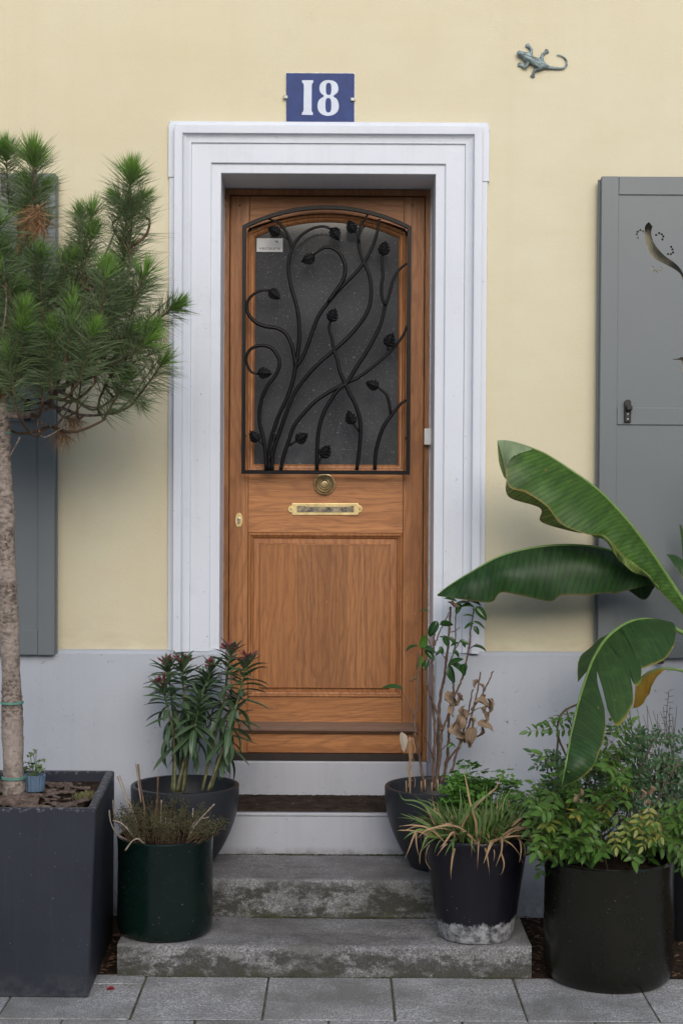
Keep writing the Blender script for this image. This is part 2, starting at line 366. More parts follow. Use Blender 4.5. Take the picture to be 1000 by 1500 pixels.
def m_leaf(name, a, b, tip=None, rib=None, rough=0.4, trans=0.15, edge=None, veins=0, ribw=0.05, spots=0):
    "u across (0.5 = midrib), v along; object-random tint"
    g = G(name); uv = g.co.outputs['UV']; u, v, _ = g.sep(uv); oi = g.n('ShaderNodeObjectInfo')
    f = g.math('ADD', g.math('MULTIPLY', oi.outputs['Random'], 0.75), g.math('MULTIPLY', g.noise(25, 4, 0.6), 0.35))
    c = g.mix(f, a, b); du = g.math('ABSOLUTE', g.math('SUBTRACT', u, 0.5))
    if veins:
        bn = g.noise(1.0, 4, 0.65, g.mp((1.5, 30, 1), (oi and 0, 0, 0), uv)); c = g.mix(g.ramp(bn, [(0.4, 0.0), (0.62, 0.8)]), c, mul(a, 0.62))
        pa = g.noise(14, 4, 0.6, g.mp((1, 1, 1), (2, 3, 1))); c = g.mix(g.ramp(pa, [(0.52, 0.0), (0.72, 0.5)]), c, mul(b, 1.5))
        wv = g.math('SINE', g.math('MULTIPLY', g.math('ADD', v, g.math('MULTIPLY', du, 0.10)), veins)); 
        c = g.mix(g.math('MULTIPLY', g.ramp(wv, [(0.6, 0.0), (1.0, 1.0)]), 0.62), c, mul(a, 0.40))
        g.bump(wv, 0.15, 0.0008)
    if tip:
        k = g.ramp(g.math('MULTIPLY', g.math('MULTIPLY', v, v), g.math('ADD', 0.45, oi.outputs['Random'])), [(0.75, 0.0), (1.1, 1.0)]); c = g.mix(k, c, tip)
    if edge:
        en = g.math('ADD', du, g.math('MULTIPLY', g.math('SUBTRACT', g.noise(9, 5, 0.7), 0.5), edge[2])); c = g.mix(g.ramp(en, [(edge[1], 0.0), (edge[1]+0.035, 1.0)]), c, edge[0])
    if spots:
        s_ = g.ramp(g.noise(34, 3, 0.6, g.mp((1, 1, 1), (5, 2, 0))), [(0.71, 0.0), (0.74, 1.0)]); c = g.mix(g.math('MULTIPLY', s_, spots), c, (0.25, 0.16, 0.05))
    if rib: c = g.mix(g.ramp(du, [(ribw*0.4, 1.0), (ribw, 0.0)]), c, rib)
    g.out(c, rough, spec=0.4)
    if trans:
        tr = g.n('ShaderNodeBsdfTranslucent'); g.l(c, tr.inputs[0]); mx = g.n('ShaderNodeMixShader'); mx.inputs[0].default_value = trans
        g.l(g.p.outputs[0], mx.inputs[1]); g.l(tr.outputs[0], mx.inputs[2]); g.l(mx.outputs[0], g.t.nodes['Material Output'].inputs[0])
    return g.m
def m_bark(name, a, b, dk, scale=40, stretch=(1, 1, 0.5), bstr=0.8, bd=0.004):
    g = G(name); n = g.noise(scale, 6, 0.7, g.mp(stretch)); n2 = g.noise(6, 4, 0.6)
    c = g.mix(g.ramp(n, [(0.42, 0.0), (0.58, 1.0)]), dk, a); c = g.mix(g.ramp(n2, [(0.4, 0.0), (0.65, 0.7)]), c, b)
    c = g.mix(g.ramp(g.noise(scale*2.3, 3, 0.6), [(0.6, 0.0), (0.72, 0.6)]), c, dk)
    g.bump(n, bstr, bd); return g.out(c, 0.9, spec=0.2)

M = dict(
 stucco=m_stucco(),
 white=m_paint('white_masonry_paint', (0.62, 0.655, 0.72), amt=0.6, chips=True, bstr=0.4),
 soff=m_paint('white_reveal_paint', (0.72, 0.735, 0.77), amt=0.8, bstr=0.3),
 plinth=m_paint('pale_blue_grey_masonry_paint', (0.42, 0.45, 0.50), amt=0.55, bstr=0.45, zdirt=(0.0, 0.16)),
 stepw=m_paint('white_step_paint', (0.40, 0.415, 0.455), dirt=(0.12, 0.11, 0.10), amt=0.8, bstr=0.5, zdirt=(0.235, 0.035)),
 shutter=m_paint('grey_shutter_paint', (0.150, 0.168, 0.176), dirt=(0.4, 0.4, 0.4), amt=0.3, rough=0.42, bstr=0.12, chips=False),
 woodV=m_wood('oak_upright_grain', 'Z', 1, 1.05), woodV2=m_wood('oak_upright_grain_two', 'Z', 5, 1.1), woodH=m_wood('oak_level_grain', 'X', 3, 1.2),
 woodP=m_wood('oak_panel_board', 'Z', 9, 0.86), woodP2=m_wood('oak_panel_board_two', 'Z', 13, 1.10), woodP3=m_wood('oak_panel_board_three', 'Z', 17, 0.97),
 woodF=m_wood('oak_frame', 'Z', 7, 0.82), woodFH=m_wood('oak_frame_level', 'X', 8, 0.82), woodG=m_wood('oak_weathered', 'X', 11, 0.8, 0.6), woodD=m_simple('dark_wet_wood', (0.020, 0.012, 0.009), 0.5, 0, 0.3, 30, 0.2),
 iron=m_simple('black_wrought_iron', (0.005, 0.005, 0.006), 0.36, 0.0, bstr=0.3, bscale=90, spec=0.18),
 hinge=m_simple('black_hardware', (0.014, 0.013, 0.013), 0.45, bstr=0.3, spec=0.4),
 glass=m_glass(),
 brass=m_simple('polished_brass', (0.85, 0.68, 0.34), 0.34, 0.85, 0.1, 30, 0.15, 90, col2=(0.62, 0.47, 0.22)),
 brassd=m_simple('aged_brass', (0.42, 0.34, 0.19), 0.42, 0.85, 0.3, 40, 0.2, 120, col2=(0.20, 0.15, 0.08)),
 slot=m_simple('worn_slot_metal', (0.03, 0.03, 0.035), 0.4, 0.6, 0.3, 45, 0.3, 60, col2=(0.42, 0.36, 0.24)),
 mat=m_simple('brown_coir', (0.040, 0.030, 0.024), 1.0, 0, 0.5, 20, 1.0, 420, spec=0.05),
 granU=m_granite('granite_upper_step', 1.1, 1.0, 0.10, 0.14, 1), granL=m_granite('granite_lower_step', 1.15, 0.9, 0.0, 0.12, 4),
 pave=m_granite('granite_paving', 1.75, 0, seed=2), pave2=m_granite('granite_paving_two', 1.6, 0, seed=6),
 joint=m_simple('mossy_joint_sand', (0.080, 0.078, 0.055), 1.0, 0, 0.6, 12, 1.0, 150, spec=0.05),
 soil=m_simple('potting_soil', (0.030, 0.020, 0.014), 1.0, 0, 0.6, 40, 1.0, 90, spec=0.1),
 mulch=m_bark('wet_bark_mulch', (0.15, 0.105, 0.085), (0.22, 0.17, 0.145), (0.04, 0.025, 0.02), 70),
 asphalt=m_simple('pale_street_cobbles', (0.33, 0.32, 0.30), 0.95, 0, 0.3, 60, 0.8, 200, spec=0.2),
 planter=m_planter(),
 bowl=m_simple('dark_grey_matt_plastic', (0.021, 0.023, 0.028), 0.42, 0, 0.15, 5, 0.08, 150, spec=0.35),
 green=m_glaze('dark_green_glaze', (0.002, 0.009, 0.0075), (0.003, 0.014, 0.009)),
 black=m_glaze('blue_black_glaze', (0.006, 0.006, 0.011), (0.009, 0.009, 0.014), 0.28, foot=(0.112, 0.072)),
 olive=m_glaze('olive_black_glaze', (0.006, 0.006, 0.005), (0.010, 0.010, 0.005), 0.14),
 bluepot=m_simple('pale_blue_glaze', (0.11, 0.17, 0.25), 0.4, 0, 0.15, 20, 0.05),
 enamel=m_simple('blue_enamel', (0.012, 0.034, 0.145), 0.4, 0, 0.15, 25, 0.15, 12, spec=0.2),
 digit=m_simple('white_enamel', (0.46, 0.52, 0.62), 0.35, 0, 0.06, 25, 0.05),
 bolt=m_simple('grey_bolt', (0.35, 0.36, 0.34), 0.5, 0.5, 0.3, 90, 0.3),
 mortar=m_simple('pale_putty', (0.62, 0.60, 0.55), 0.9, 0, 0.2, 50, 0.8, 150),
 bronze=m_simple('verdigris_bronze', (0.20, 0.26, 0.27), 0.5, 0.3, 0.5, 45, 0.6, 120, col2=(0.05, 0.06, 0.06)),
 plastic=m_simple('white_plastic', (0.72, 0.71, 0.66), 0.4, 0, 0.05, 20, 0.0),
 sticker=m_simple('grey_sticker', (0.42, 0.43, 0.44), 0.4, 0, 0.05, 20, 0.0), ink=m_simple('dark_print', (0.06, 0.06, 0.065), 0.5, 0, 0.05, 20, 0.0),
 lock=m_simple('steel_cylinder', (0.6, 0.6, 0.58), 0.25, 1.0, 0.1, 20, 0.0),
 dark=m_simple('dark_inside', (0.004, 0.004, 0.004), 0.8, 0, 0.1, 20, 0.0),
 caulk=m_simple('white_caulk', (0.55, 0.56, 0.58), 0.7, 0, 0.2, 60, 0.6, 120),
 bark=m_bark('pine_bark', (0.30, 0.25, 0.21), (0.42, 0.36, 0.32), (0.075, 0.055, 0.045), 55, (1, 1, 1.6)),
 barktop=m_bark('pine_bark_young', (0.26, 0.16, 0.09), (0.32, 0.22, 0.13), (0.10, 0.06, 0.035), 60),
 branch=m_bark('pine_branch', (0.26, 0.21, 0.18), (0.33, 0.27, 0.24), (0.06, 0.045, 0.035), 120, bd=0.002),
 twig=m_bark('pine_twig', (0.13, 0.085, 0.055), (0.17, 0.11, 0.07), (0.05, 0.03, 0.02), 200, bd=0.001),
 tie=m_simple('green_tie', (0.10, 0.26, 0.21), 0.6, 0, 0.2, 30, 0.1),
)
# ================================================================== THE SETTING
WALLY, PLY, DOORY = 0.0, -0.034, 0.26        # wall face, plinth face, face of the door stiles
ZP = 0.009
ox0, ox1 = XX(322, -0.02), XX(635, -0.02)     # opening
ozt = ZZ(254, -0.02)
zsill = ZZ(1189, PLY); zthr = ZZ(1114, DOORY); zpl = ZZ(954, PLY)
zu = ZZ(1250, PLY-0.005); yuf = -0.420; zl = 0.111; ylf = -0.755
def flat(name, x0, x1, y0, y1, z, m, sub=1):
    return tag(link(name, me_from(name, [(x0, y0, z), (x1, y0, z), (x1, y1, z), (x0, y1, z)], [(0, 1, 2, 3)]), m), kind='structure')
flat('ground', -150, 150, -150, 150, -0.16, M['asphalt'])
# street behind the camera, kerb and pavement bed
pb = box('pavement', -60, 60, -2.32, 0.2, -0.20, 0.0065, M['joint']); tag(pb, kind='structure')
for i in range(-30, 30):
    k = box('kerbstone', i*1.0+0.004, i*1.0+0.996, -2.50, -2.325, -0.2, 0.012, M['pave2'], pb, 0.01)
rnd = random.Random(4)
pit = 0.3895; xj0 = XX(574, -0.92, 1460)
def slab(x0, x1, y0, y1):
    g = 0.0022
    o = box('paving_stone', x0+g+rnd.uniform(0, .002), x1-g, y0+g, y1-g-rnd.uniform(0, .003), -0.05, ZP, M['pave'] if rnd.random() < .6 else M['pave2'], pb, 0.003, 1, wob=0.0012, rnd=rnd)
rows = [(-1.165, -0.755, 0), (-1.56, -1.165, 0.5), (-1.95, -1.56, 0.1), (-2.32, -1.95, 0.6)]
for (ya, yb, off) in rows:
    for i in range(-9, 9):
        x0 = xj0+(i+off)*pit; x1 = x0+pit; y1 = yb
        if off == 0 and x1 < -0.55:      # left of the steps the front row is cut short, with a narrow strip behind it
            y1 = -0.835; slab(x0+0.1, x1+0.1 if x1 < -0.7 else x1, y1, -0.735)
        slab(x0, x1, ya, y1)

# ---- house wall
house = empty('house', (0, 0.3, 0), 'pale yellow rendered house front with white door surround and grey plinth', 'house')
xs = [-7, ox0, ox1, 7]; T = 0.45
vs = []; fs = []
def quad(a, b, c, d): n = len(vs); vs.extend([a, b, c, d]); fs.append((n, n+1, n+2, n+3))
def rect(x0, x1, z0, z1, y=0): quad((x0, y, z0), (x1, y, z0), (x1, y, z1), (x0, y, z1))
wx0 = XX(999, 0); wx1 = wx0+1.15; wz0, wz1 = zpl+0.03, 2.9
rect(-7, ox0, 0, 6.5); rect(ox0, ox1, ozt, 6.5); rect(ox1, wx0, 0, 6.5); rect(wx0, wx1, 0, wz0); rect(wx0, wx1, wz1, 6.5); rect(wx1, 7, 0, 6.5)
quad((-7, 0, 6.5), (7, 0, 6.5), (7, T, 6.5), (-7, T, 6.5)); quad((-7, T, 0), (-7, 0, 0), (-7, 0, 6.5), (-7, T, 6.5)); quad((7, 0, 0), (7, T, 0), (7, T, 6.5), (7, 0, 6.5))
quad((7, T, 0), (-7, T, 0), (-7, T, 6.5), (7, T, 6.5))
link('wall', me_from('wall', vs, fs), M['stucco'], house)
# window to the right, mostly outside the frame
vs = []; fs = []
quad((wx0, 0, wz0), (wx0, .2, wz0), (wx0, .2, wz1), (wx0, 0, wz1)); quad((wx1, .2, wz0), (wx1, 0, wz0), (wx1, 0, wz1), (wx1, .2, wz1))
quad((wx0, 0, wz1), (wx0, .2, wz1), (wx1, .2, wz1), (wx1, 0, wz1)); quad((wx0, .2, wz0), (wx0, 0, wz0), (wx1, 0, wz0), (wx1, .2, wz0))
win = link('window', me_from('window', vs, fs), M['white'], house)
sweep('window_frame', [(wx0, wz0), (wx1, wz0), (wx1, wz1), (wx0, wz1)], [(0, 0.2), (0, 0.13), (0.05, 0.13), (0.055, 0.15), (0.055, 0.2)], M['white'], win, closed=True)
box('window_pane', wx0, wx1, 0.17, 0.176, wz0, wz1, M['glass'], win)
# door opening: jambs and soffit (slightly splayed), painted
spl = 0.006
vs = []; fs = []
def pr(a, b): quad((a[0], -0.012, a[2]), (b[0], -0.012, b[2]), (b[1], DOORY+0.06, b[2] if b[3] is None else b[3]), (a[1], DOORY+0.06, a[2] if a[3] is None else a[3]))
XL, XR = (ox0, XX(326, DOORY)), (ox1, XX(629.5, DOORY)); dz = ZZ(277, DOORY)
quad((XL[0], -0.012, zsill-.3), (XL[1], T, zsill-.3), (XL[1], T, dz), (XL[0], -0.012, ozt))
quad((XR[1], T, zsill-.3), (XR[0], -0.012, zsill-.3), (XR[0], -0.012, ozt), (XR[1], T, dz))
quad((XL[0], -0.012, ozt), (XL[1], T, dz), (XR[1], T, dz), (XR[0], -0.012, ozt))
link('door_reveal', me_from('door_reveal', vs, fs), M['soff'], house)
# plinth, left and right of the opening, with a bevelled top; returns into the reveal
def plinth(x0, x1):
    bm = bmesh.new(); bmesh.ops.create_cube(bm, size=1)
    for v in bm.verts: v.co = ((x0+x1)/2+v.co.x*(x1-x0), (PLY+0.25)/2+v.co.y*(0.25-PLY), zpl/2-0.02+v.co.z*(zpl+0.04))
    es = [e for e in bm.edges if abs(e.verts[0].co.y-PLY) < 1e-4 and abs(e.verts[1].co.y-PLY) < 1e-4]
    bmesh.ops.bevel(bm, geom=es, offset=0.014, segments=3, affect='EDGES')
    me = bpy.data.meshes.new('plinth'); bm.to_mesh(me); bm.free()
    return autosmooth(link('plinth', me, M['plinth'], house))
plinth(-7, ox0+0.022); plinth(ox1-0.002, 7)
# painted threshold riser under the door, sill, painted top step
box('threshold', ox0+0.0225, ox1-0.0025, DOORY-0.02, T, zsill-0.1, zthr, M['stepw'], house, 0.006)
box('sill', ox0+0.0225, ox1-0.0025, -0.02, DOORY-0.021, zsill-0.1, zsill, M['stepw'], house, 0.004)
# ---- door surround
sx0, sx1 = ox0, ox1; Pth = [(sx0, zpl-0.004), (sx0, ozt), (sx1, ozt), (sx1, zpl-0.004)]
u = 5.75/2300
prof = [(0, 0.02), (0, -0.012), (0.002, -0.014), (14*u, -0.014), (14*u, -0.022), (15*u, -0.024), (42*u, -0.024), (43*u, -0.032)]
for i in range(7):
    a = i/6*math.pi/2; prof.append((43*u+11.5*u*math.sin(a), -0.032-0.017*(1-math.cos(a))))
prof += [(55*u, -0.053), (57*u, -0.0545), (66*u, -0.0545), (66.5*u, -0.053), (67*u, -0.012), (75*u, -0.012), (75.6*u, -0.010), (75.6*u, 0.01)]
srd = sweep('door_surround', Pth, prof, M['white'], house)
# top fillet and the two ears
ex0, ex1 = sx0-76.5*u, sx1+76.5*u; zt = ozt+71*u
box('surround_ear', ex0-0.001, sx0-67.3*u, -0.0165, 0.004, ZZ(262, 0), zt, M['white'], house, 0.002, 1)
box('surround_ear', sx1+67.3*u, ex1+0.004, -0.0165, 0.004, ZZ(266, 0), zt-0.002, M['white'], house, 0.002, 1)
bpy.context.view_layer.update()

# ---- house across the street (unseen behind camera; added to block low light, shows in glass)
opp = empty('house', (0, -17, 0), 'unseen pale rendered house across the street facing the wooden door, added to block low light', 'house')
M['opp'] = m_simple('pale_render', (0.50, 0.48, 0.44), 0.9, 0, 0.1, 2, 0.2)
box('wall', -18, 18, -18, -16, -0.16, 5.3, M['opp'], opp)
for xx in range(-14, 15, 4):
    w_ = box('window', xx-.6, xx+.6, -16, -15.94, 1.2, 3.4, M['white'], opp)
    box('pane', xx-.5, xx+.5, -15.94, -15.93, 1.3, 3.3, M['dark'], w_)
# ---- steps
steps = empty('door_steps', (0, -0.4, 0), 'worn stone steps stained with moss leading up to the wooden door', 'steps')
def stepblock(name, x0, x1, y0, y1, z0, z1, m, seed, label):
    r = random.Random(seed); nx = 70; ny = 14; nz = 5
    prof = []
    for i in range(ny+1): prof.append((y1+(y0-y1)*i/ny, z1))
    prof[-1] = (y0+0.010, z1-0.0005); prof.append((y0+0.003, z1-0.004)); prof.append((y0, z1-0.012))
    for i in range(1, nz+1): prof.append((y0, z1-0.012-(z1-0.012-z0)*i/nz))
    from mathutils import noise as N
    vs = []; fs = []; m_ = len(prof)
    for i in range(nx+1):
        x = x0+(x1-x0)*i/nx
        for j, (y, z) in enumerate(prof):
            d = N.noise(Vector((x*3+seed, y*4, z*4)))*0.0022+N.noise(Vector((x*14+seed, y*14, z*14)))*0.0012
            e = N.noise(Vector((x*9+seed*2, 0, 3)))*0.005 if ny <= j <= ny+2 else 0
            vs.append((x, y-d+max(e, 0)*0.8, z+(d if j <= ny+1 else 0)-max(e, 0)*0.7-(0.004*math.exp(-((x-0.05)/0.35)**2) if j <= ny+1 else 0)))
    for i in range(nx):
        for j in range(m_-1): a = i*m_+j; b = a+m_; fs.append((a, a+1, b+1, b))
    n = len(vs)
    vs += [(x0, y1, z0), (x1, y1, z0)]
    fs.append(tuple(range(m_))[::-1]+(n,)); fs.append(tuple(nx*m_+j for j in range(m_))+(n+1,))
    me = me_from(name, vs, fs); bm = bmesh.new(); bm.from_mesh(me); bmesh.ops.recalc_face_normals(bm, faces=bm.faces); bm.to_mesh(me); bm.free()
    o = autosmooth(link(name, me, m, steps, label=label), 60); return o
lx0, lx1 = XX(172, ylf, 1400), XX(778, ylf, 1400)
stepblock('step', lx0, lx1, ylf, yuf-0.001+0.02, -0.02, zl, M['granL'], 3, 'wide lower granite step with mossy front')
stepblock('step', -0.66, 0.60, yuf, PLY+0.01, zl-0.04, zu, M['granU'], 8, 'upper granite step with black and green stained front')
wx = (XX(318, PLY-0.02, 1200), XX(640, PLY-0.02, 1200))
box('painted_step', wx[0], wx[1], PLY-0.018, -0.021, zu-0.02, zsill-0.012, M['stepw'], steps, 0.003, label='white painted top step')
box('step_nosing', wx[0]-0.002, wx[1]+0.002, PLY-0.024, -0.0215, zsill-0.0118, zsill-0.0004, M['stepw'], steps, 0.003)
# moss line along the foot of each riser
mb = MB(); r = random.Random(2)
for (xa, xb, y, z, n) in ((XX(330, PLY, 1250), XX(600, PLY, 1250), PLY-0.022, zu, 420), (lx0, lx1, ylf-0.004, ZP, 1300), (-0.3, 0.3, yuf-0.004, zl, 380)):
    for _ in range(n):
        x = r.uniform(xa, xb); s = r.uniform(.0015, .0045)*(.6+.6*math.sin(x*9)**2); c = Vector((x, y-r.uniform(-.002, .006), z-0.001))
        a = [c+Vector((math.cos(t)*s*1.6, math.sin(t)*s, 0)) for t in (0, 1.57, 3.14, 4.71)]; mb.add(a+[c+Vector((0, 0, s*.9))], [(0, 1, 4), (1, 2, 4), (2, 3, 4), (3, 0, 4)])
M['moss'] = m_simple('moss', (0.045, 0.048, 0.018), 1.0, 0, 0.6, 30, 0.5)
tag(mb.build('moss', M['moss'], steps), kind='stuff')

# doormat in the recess of the sill
mx0, mx1 = ox0+0.035, ox1-0.015
bm = bmesh.new(); bmesh.ops.create_grid(bm, x_segments=110, y_segments=40, size=1)
r = random.Random(6)
for v in bm.verts:
    v.co = Vector(((mx0+mx1)/2+v.co.x*(mx1-mx0)/2, 0.095+v.co.y*0.135, zsill+0.010+r.uniform(-.0016, .0016)))
ext = bmesh.ops.extrude_edge_only(bm, edges=[e for e in bm.edges if e.is_boundary])
for v in ext['geom']:
    if isinstance(v, bmesh.types.BMVert): v.co.z = zsill+0.001
me = bpy.data.meshes.new('doormat'); bm.to_mesh(me); bm.free()
dm = link('doormat', me, M['mat']); tag(dm, 'dark brown coir doormat filling the sill under the door', 'doormat')

# ================================================================== DOOR
door = empty('front_door', ((ox0+ox1)/2, DOORY+0.03, zthr), 'oak front door with arched glass behind black iron vine grille', 'door')
D = DOORY
def X(px, y=720): return at(px, y, D).x
def Z(py): return at(478, py, D).z
dl, dr_ = X(335, 850), X(619, 850); fx0, fx1 = XX(326, DOORY)+.0005, XX(629.5, DOORY)-.0005
ftop = Z(277)
# frame (proud of the leaf)
zt0 = Z(1113)
sweep('door_frame', [(dl, zt0), (dl, Z(287)), (dr_, Z(287)), (dr_, zt0)], [(0, D+.05), (0, D-.016), (.002, D-.018), (dl-fx0-.004, D-.018), (dl-fx0-.001, D-.014), (dl-fx0-.001, D+.05)], M['woodF'], door)
tt = at(330, 277, D)
sweep('caulk_line', [(fx0+.001, zt0), (fx0+.001, ftop+.004), (fx1-.001, ftop+.004), (fx1-.001, zt0)], [(-.002, D-.010), (-.0045, D-.019), (.0005, D-.021), (.004, D-.012)], M['caulk'], door)
box('door_head', fx0, fx1, D-0.01, D+0.05, ftop-0.001, dz+0.02, M['soff'], house, 0.001, 1)
g = 0.0012; th = 0.045
sl, sr = X(364, 700), X(590, 700)              # inner edges of the stiles
zb0 = Z(1103); ztop = Z(287)-0.003
gl, gr_ = X(373, 600), X(581, 600); arcz = lambda px, x0, x1, z0, z1: None
def arch(x0, x1, zs, za, n=24):
    "points from (x1,zs) over the apex za to (x0,zs)"
    hw = (x1-x0)/2; sg = za-zs; rr = (hw*hw+sg*sg)/(2*sg); cz = za-rr; cx = (x0+x1)/2; a0 = math.asin(hw/rr)
    return [(cx+rr*math.sin(a0*(1-2*i/n)), cz+rr*math.cos(a0*(1-2*i/n))) for i in range(n+1)]
bz0 = Z(690); ba = (X(362), X(592), Z(341), Z(314))       # bead outer
plate('stile', [[(dl+.002, zb0), (sl-g, zb0), (sl-g, bz0-.002), (ba[0]-.0005, bz0-.002), (ba[0]-.0005, Z(338)), (sl+.0, Z(334)), (sl, ztop), (dl+.002, ztop)]], D+th, th, M['woodV'], door, 0.0012)
plate('stile', [[(sr+g, zb0), (dr_-.002, zb0), (dr_-.002, ztop), (sr, ztop), (sr, Z(334)), (ba[1]+.0005, Z(338)), (ba[1]+.0005, bz0-.002), (sr+g, bz0-.002)]], D+th, th, M['woodV2'], door, 0.0012)
ar = arch(sl+g, sr-g, Z(334.5), Z(313))
plate('top_rail', [[(sl+g, ztop), (sl+g, Z(334.5))]+[p for p in reversed(ar)][1:-1]+[(sr-g, Z(334.5)), (sr-g, ztop)]], D+th, th, M['woodH'], door, 0.0012)
pz1, pz0 = Z(781), Z(1021); pxa, pxb = sl+.0004, sr-.0004
box('lock_rail', sl, sr, D-.0005, D+th, pz1+g, bz0-.003, M['woodH'], door, 0.001, 1)
box('bottom_rail', sl, sr, D-.0005, D+th, Z(1058), pz0-g, M['woodH'], door, 0.001, 1)
# glazing bead: stepped moulding round the glass
lo = [(ba[0], bz0-.001), (ba[1], bz0-.001)]+arch(ba[0], ba[1], ba[2], ba[3])
sweep('glazing_bead', lo, [(0, D+.02), (0, D-.006), (.004, D-.010), (.010, D-.007), (.013, D+.001), (.019, D+.003), (.026, D+.012), (.0265, D+.026)], M['woodV'], door, closed=True)
box('glass_pane', ba[0]+.01, ba[1]-.01, D+.020, D+.026, bz0+.01, ba[3]-.004, M['glass'], door)
# alarm sticker, on the glass
st0, st1 = at(376, 349, D+.019), at(414, 369, D+.019)
stk = box('sticker', st0.x, st1.x, D+.0185, D+.0195, st1.z, st0.z, M['sticker'], door)
def text(name, body, x, z, h, y, m, parent, wscale=1.0):
    cu = bpy.data.curves.new(name, 'FONT'); cu.body = body; cu.size = 1; cu.extrude = 0.0; ob = bpy.data.objects.new('tmp', cu); COL.objects.link(ob)
    dg = bpy.context.evaluated_depsgraph_get(); me = bpy.data.meshes.new_from_object(ob.evaluated_get(dg)); bpy.data.objects.remove(ob)
    xs_ = [v.co.x for v in me.vertices]; k = h/0.7; me.materials.clear()
    me.transform(Matrix.Translation((x-(min(xs_)+max(xs_))/2*k*wscale, y, z)) @ Matrix.Rotation(R(90), 4, 'X') @ Matrix.Diagonal((k*wscale, k, k, 1)))
    return link(name, me, m, parent)
text('lettering', 'verisure', (st0.x+st1.x)/2, st1.z+.008, .0135, D+.0182, M['ink'], stk, 1.28)
lg = at(405, 354, D+.018); vs_, fs_ = [], []
for i in range(6): vs_.append((lg.x-.006+.003*(i % 3)+.002*(i//3), D+.0182, lg.z+.004-.003*(i//3)-.0008*(i % 3)))
plate('logo', [[(lg.x-.008, lg.z+.004), (lg.x-.002, lg.z-.001), (lg.x+.006, lg.z-.006), (lg.x+.004, lg.z+.002), (lg.x+.007, lg.z+.005), (lg.x, lg.z+.003)]], D+.0184, .0003, M['ink'], stk)
# panel moulding and raised panel
PY = D+.014
sweep('panel_moulding', [(pxa, pz0), (pxb, pz0), (pxb, pz1), (pxa, pz1)], [(-.001, D+.03), (0, D-.003), (.004, D-.006), (.009, D-.005), (.013, D+.002), (.017, D+.004), (.021, D+.011), (.022, D+.03)], M['woodV'], door, closed=True)
q0, q1, q2, q3 = X(381, 900), X(570, 900), Z(1007), Z(798)
bx = [pxa+.014, X(436, 900), X(508, 900), pxb-.014]
for i, mm in enumerate(('woodP2', 'woodP', 'woodP3')):   # the raised field is glued up from three boards, flush
    a = q0 if i == 0 else bx[i]; b = q1 if i == 2 else bx[i+1]
    o = box('panel_board', a+.0003, b-.0003, D+.0005, PY+.02, q2, q3, M[mm], door)
vs = []; fs = []
sweep('panel_margin', [(q0, q2), (q1, q2), (q1, q3), (q0, q3)], [(0.001, D+.02), (0.0005, D-.0015), (-.0015, D-.001), (-.0030, D+.004), (-.0042, D+.0105), (-(q0-pxa)+.018, D+.013), (-(q0-pxa)+.018, D+.03)], M['woodV2'], door, closed=True)
# drip moulding, lower board, bottom seal
dx0, dx1 = X(353, 1060), X(611, 1060)
dp = [(D+.01, Z(1057)), (D-.006, Z(1057.5)), (D-.026, Z(1064)), (D-.030, Z(1066)), (D-.030, Z(1069)), (D-.022, Z(1071)), (D-.018, Z(1073)), (D+.01, Z(1073))]
n = len(dp); me = me_from('drip_moulding', [(dx0, y, z) for y, z in dp]+[(dx1, y, z) for y, z in dp], [(i, (i+1) % n, (i+1) % n+n, i+n) for i in range(n)]+[tuple(range(n))[::-1], tuple(range(n, 2*n))])
link('drip_moulding', me, M['woodG'], door)
box('lower_board', sl, sr, D-.004, D+.03, zb0+.001, Z(1058)-.002, M['woodH'], door, 0.0015, 1)
box('bottom_bar', dl-.008, dr_+.008, D-.016, D+.04, zthr+.001, zb0, M['woodD'], door, 0.002, 1)
# knob
kc = at(475.5, 709, D); kp = [(0.0, -.034), (.004, -.034), (.006, -.031), (.0055, -.028), (.011, -.027), (.013, -.029), (.015, -.027), (.0185, -.0255), (.0205, -.0275), (.023, -.025), (.027, -.022), (.029, -.0235), (.0315, -.020), (.036, -.015), (.040, -.014), (.0415, -.009), (.041, -.002), (.041, .001)]
vs = []; fs = []; sg = 48
for r_, y_ in kp:
    for k in range(sg): a = 2*math.pi*k/sg; vs.append((kc.x+max(r_, .0004)*math.cos(a), D+y_, kc.z+max(r_, .0004)*math.sin(a)))
for i in range(len(kp)-1):
    for k in range(sg): fs.append((i*sg+k, (i+1)*sg+k, (i+1)*sg+(k+1) % sg, i*sg+(k+1) % sg))
fs.append(tuple(range(sg)))
autosmooth(link('door_knob', me_from('door_knob', vs, fs), M['brassd'], door, label='round aged brass knob with concentric rings'), 30)
# letter slot
def P2(px, py, Y=D): p = at(px, py, Y); return (p.x, p.z)
ls = plate('letter_slot', [[P2(428, 737), P2(524, 737), P2(525.5, 740), P2(529, 741.5), P2(531, 745.5), P2(529, 750), P2(525.5, 751), P2(524, 754.5), P2(428, 754.5), P2(427, 751), P2(423.5, 750), P2(421.5, 745.5), P2(423.5, 741.5), P2(427, 740)]], D, .005, M['brass'], door, .0012)
plate('slot_flap', [[P2(435, 741), P2(518, 741), P2(518, 750.5), P2(435, 750.5)]], D-.005, .0015, M['slot'], ls, .0004)
plate('flap_shine', [[P2(447, 741.6), P2(514, 741.6), P2(514, 742.6), P2(447, 742.6)]], D-.0066, .0008, M['brass'], ls)
for px in (426, 526.5):
    p = at(px, 746, D); plate('screw', [[(p.x+.0026*math.cos(a*.5236), p.z+.0026*math.sin(a*.5236)) for a in range(12)]], D-.0049, .0012, M['dark'], ls)
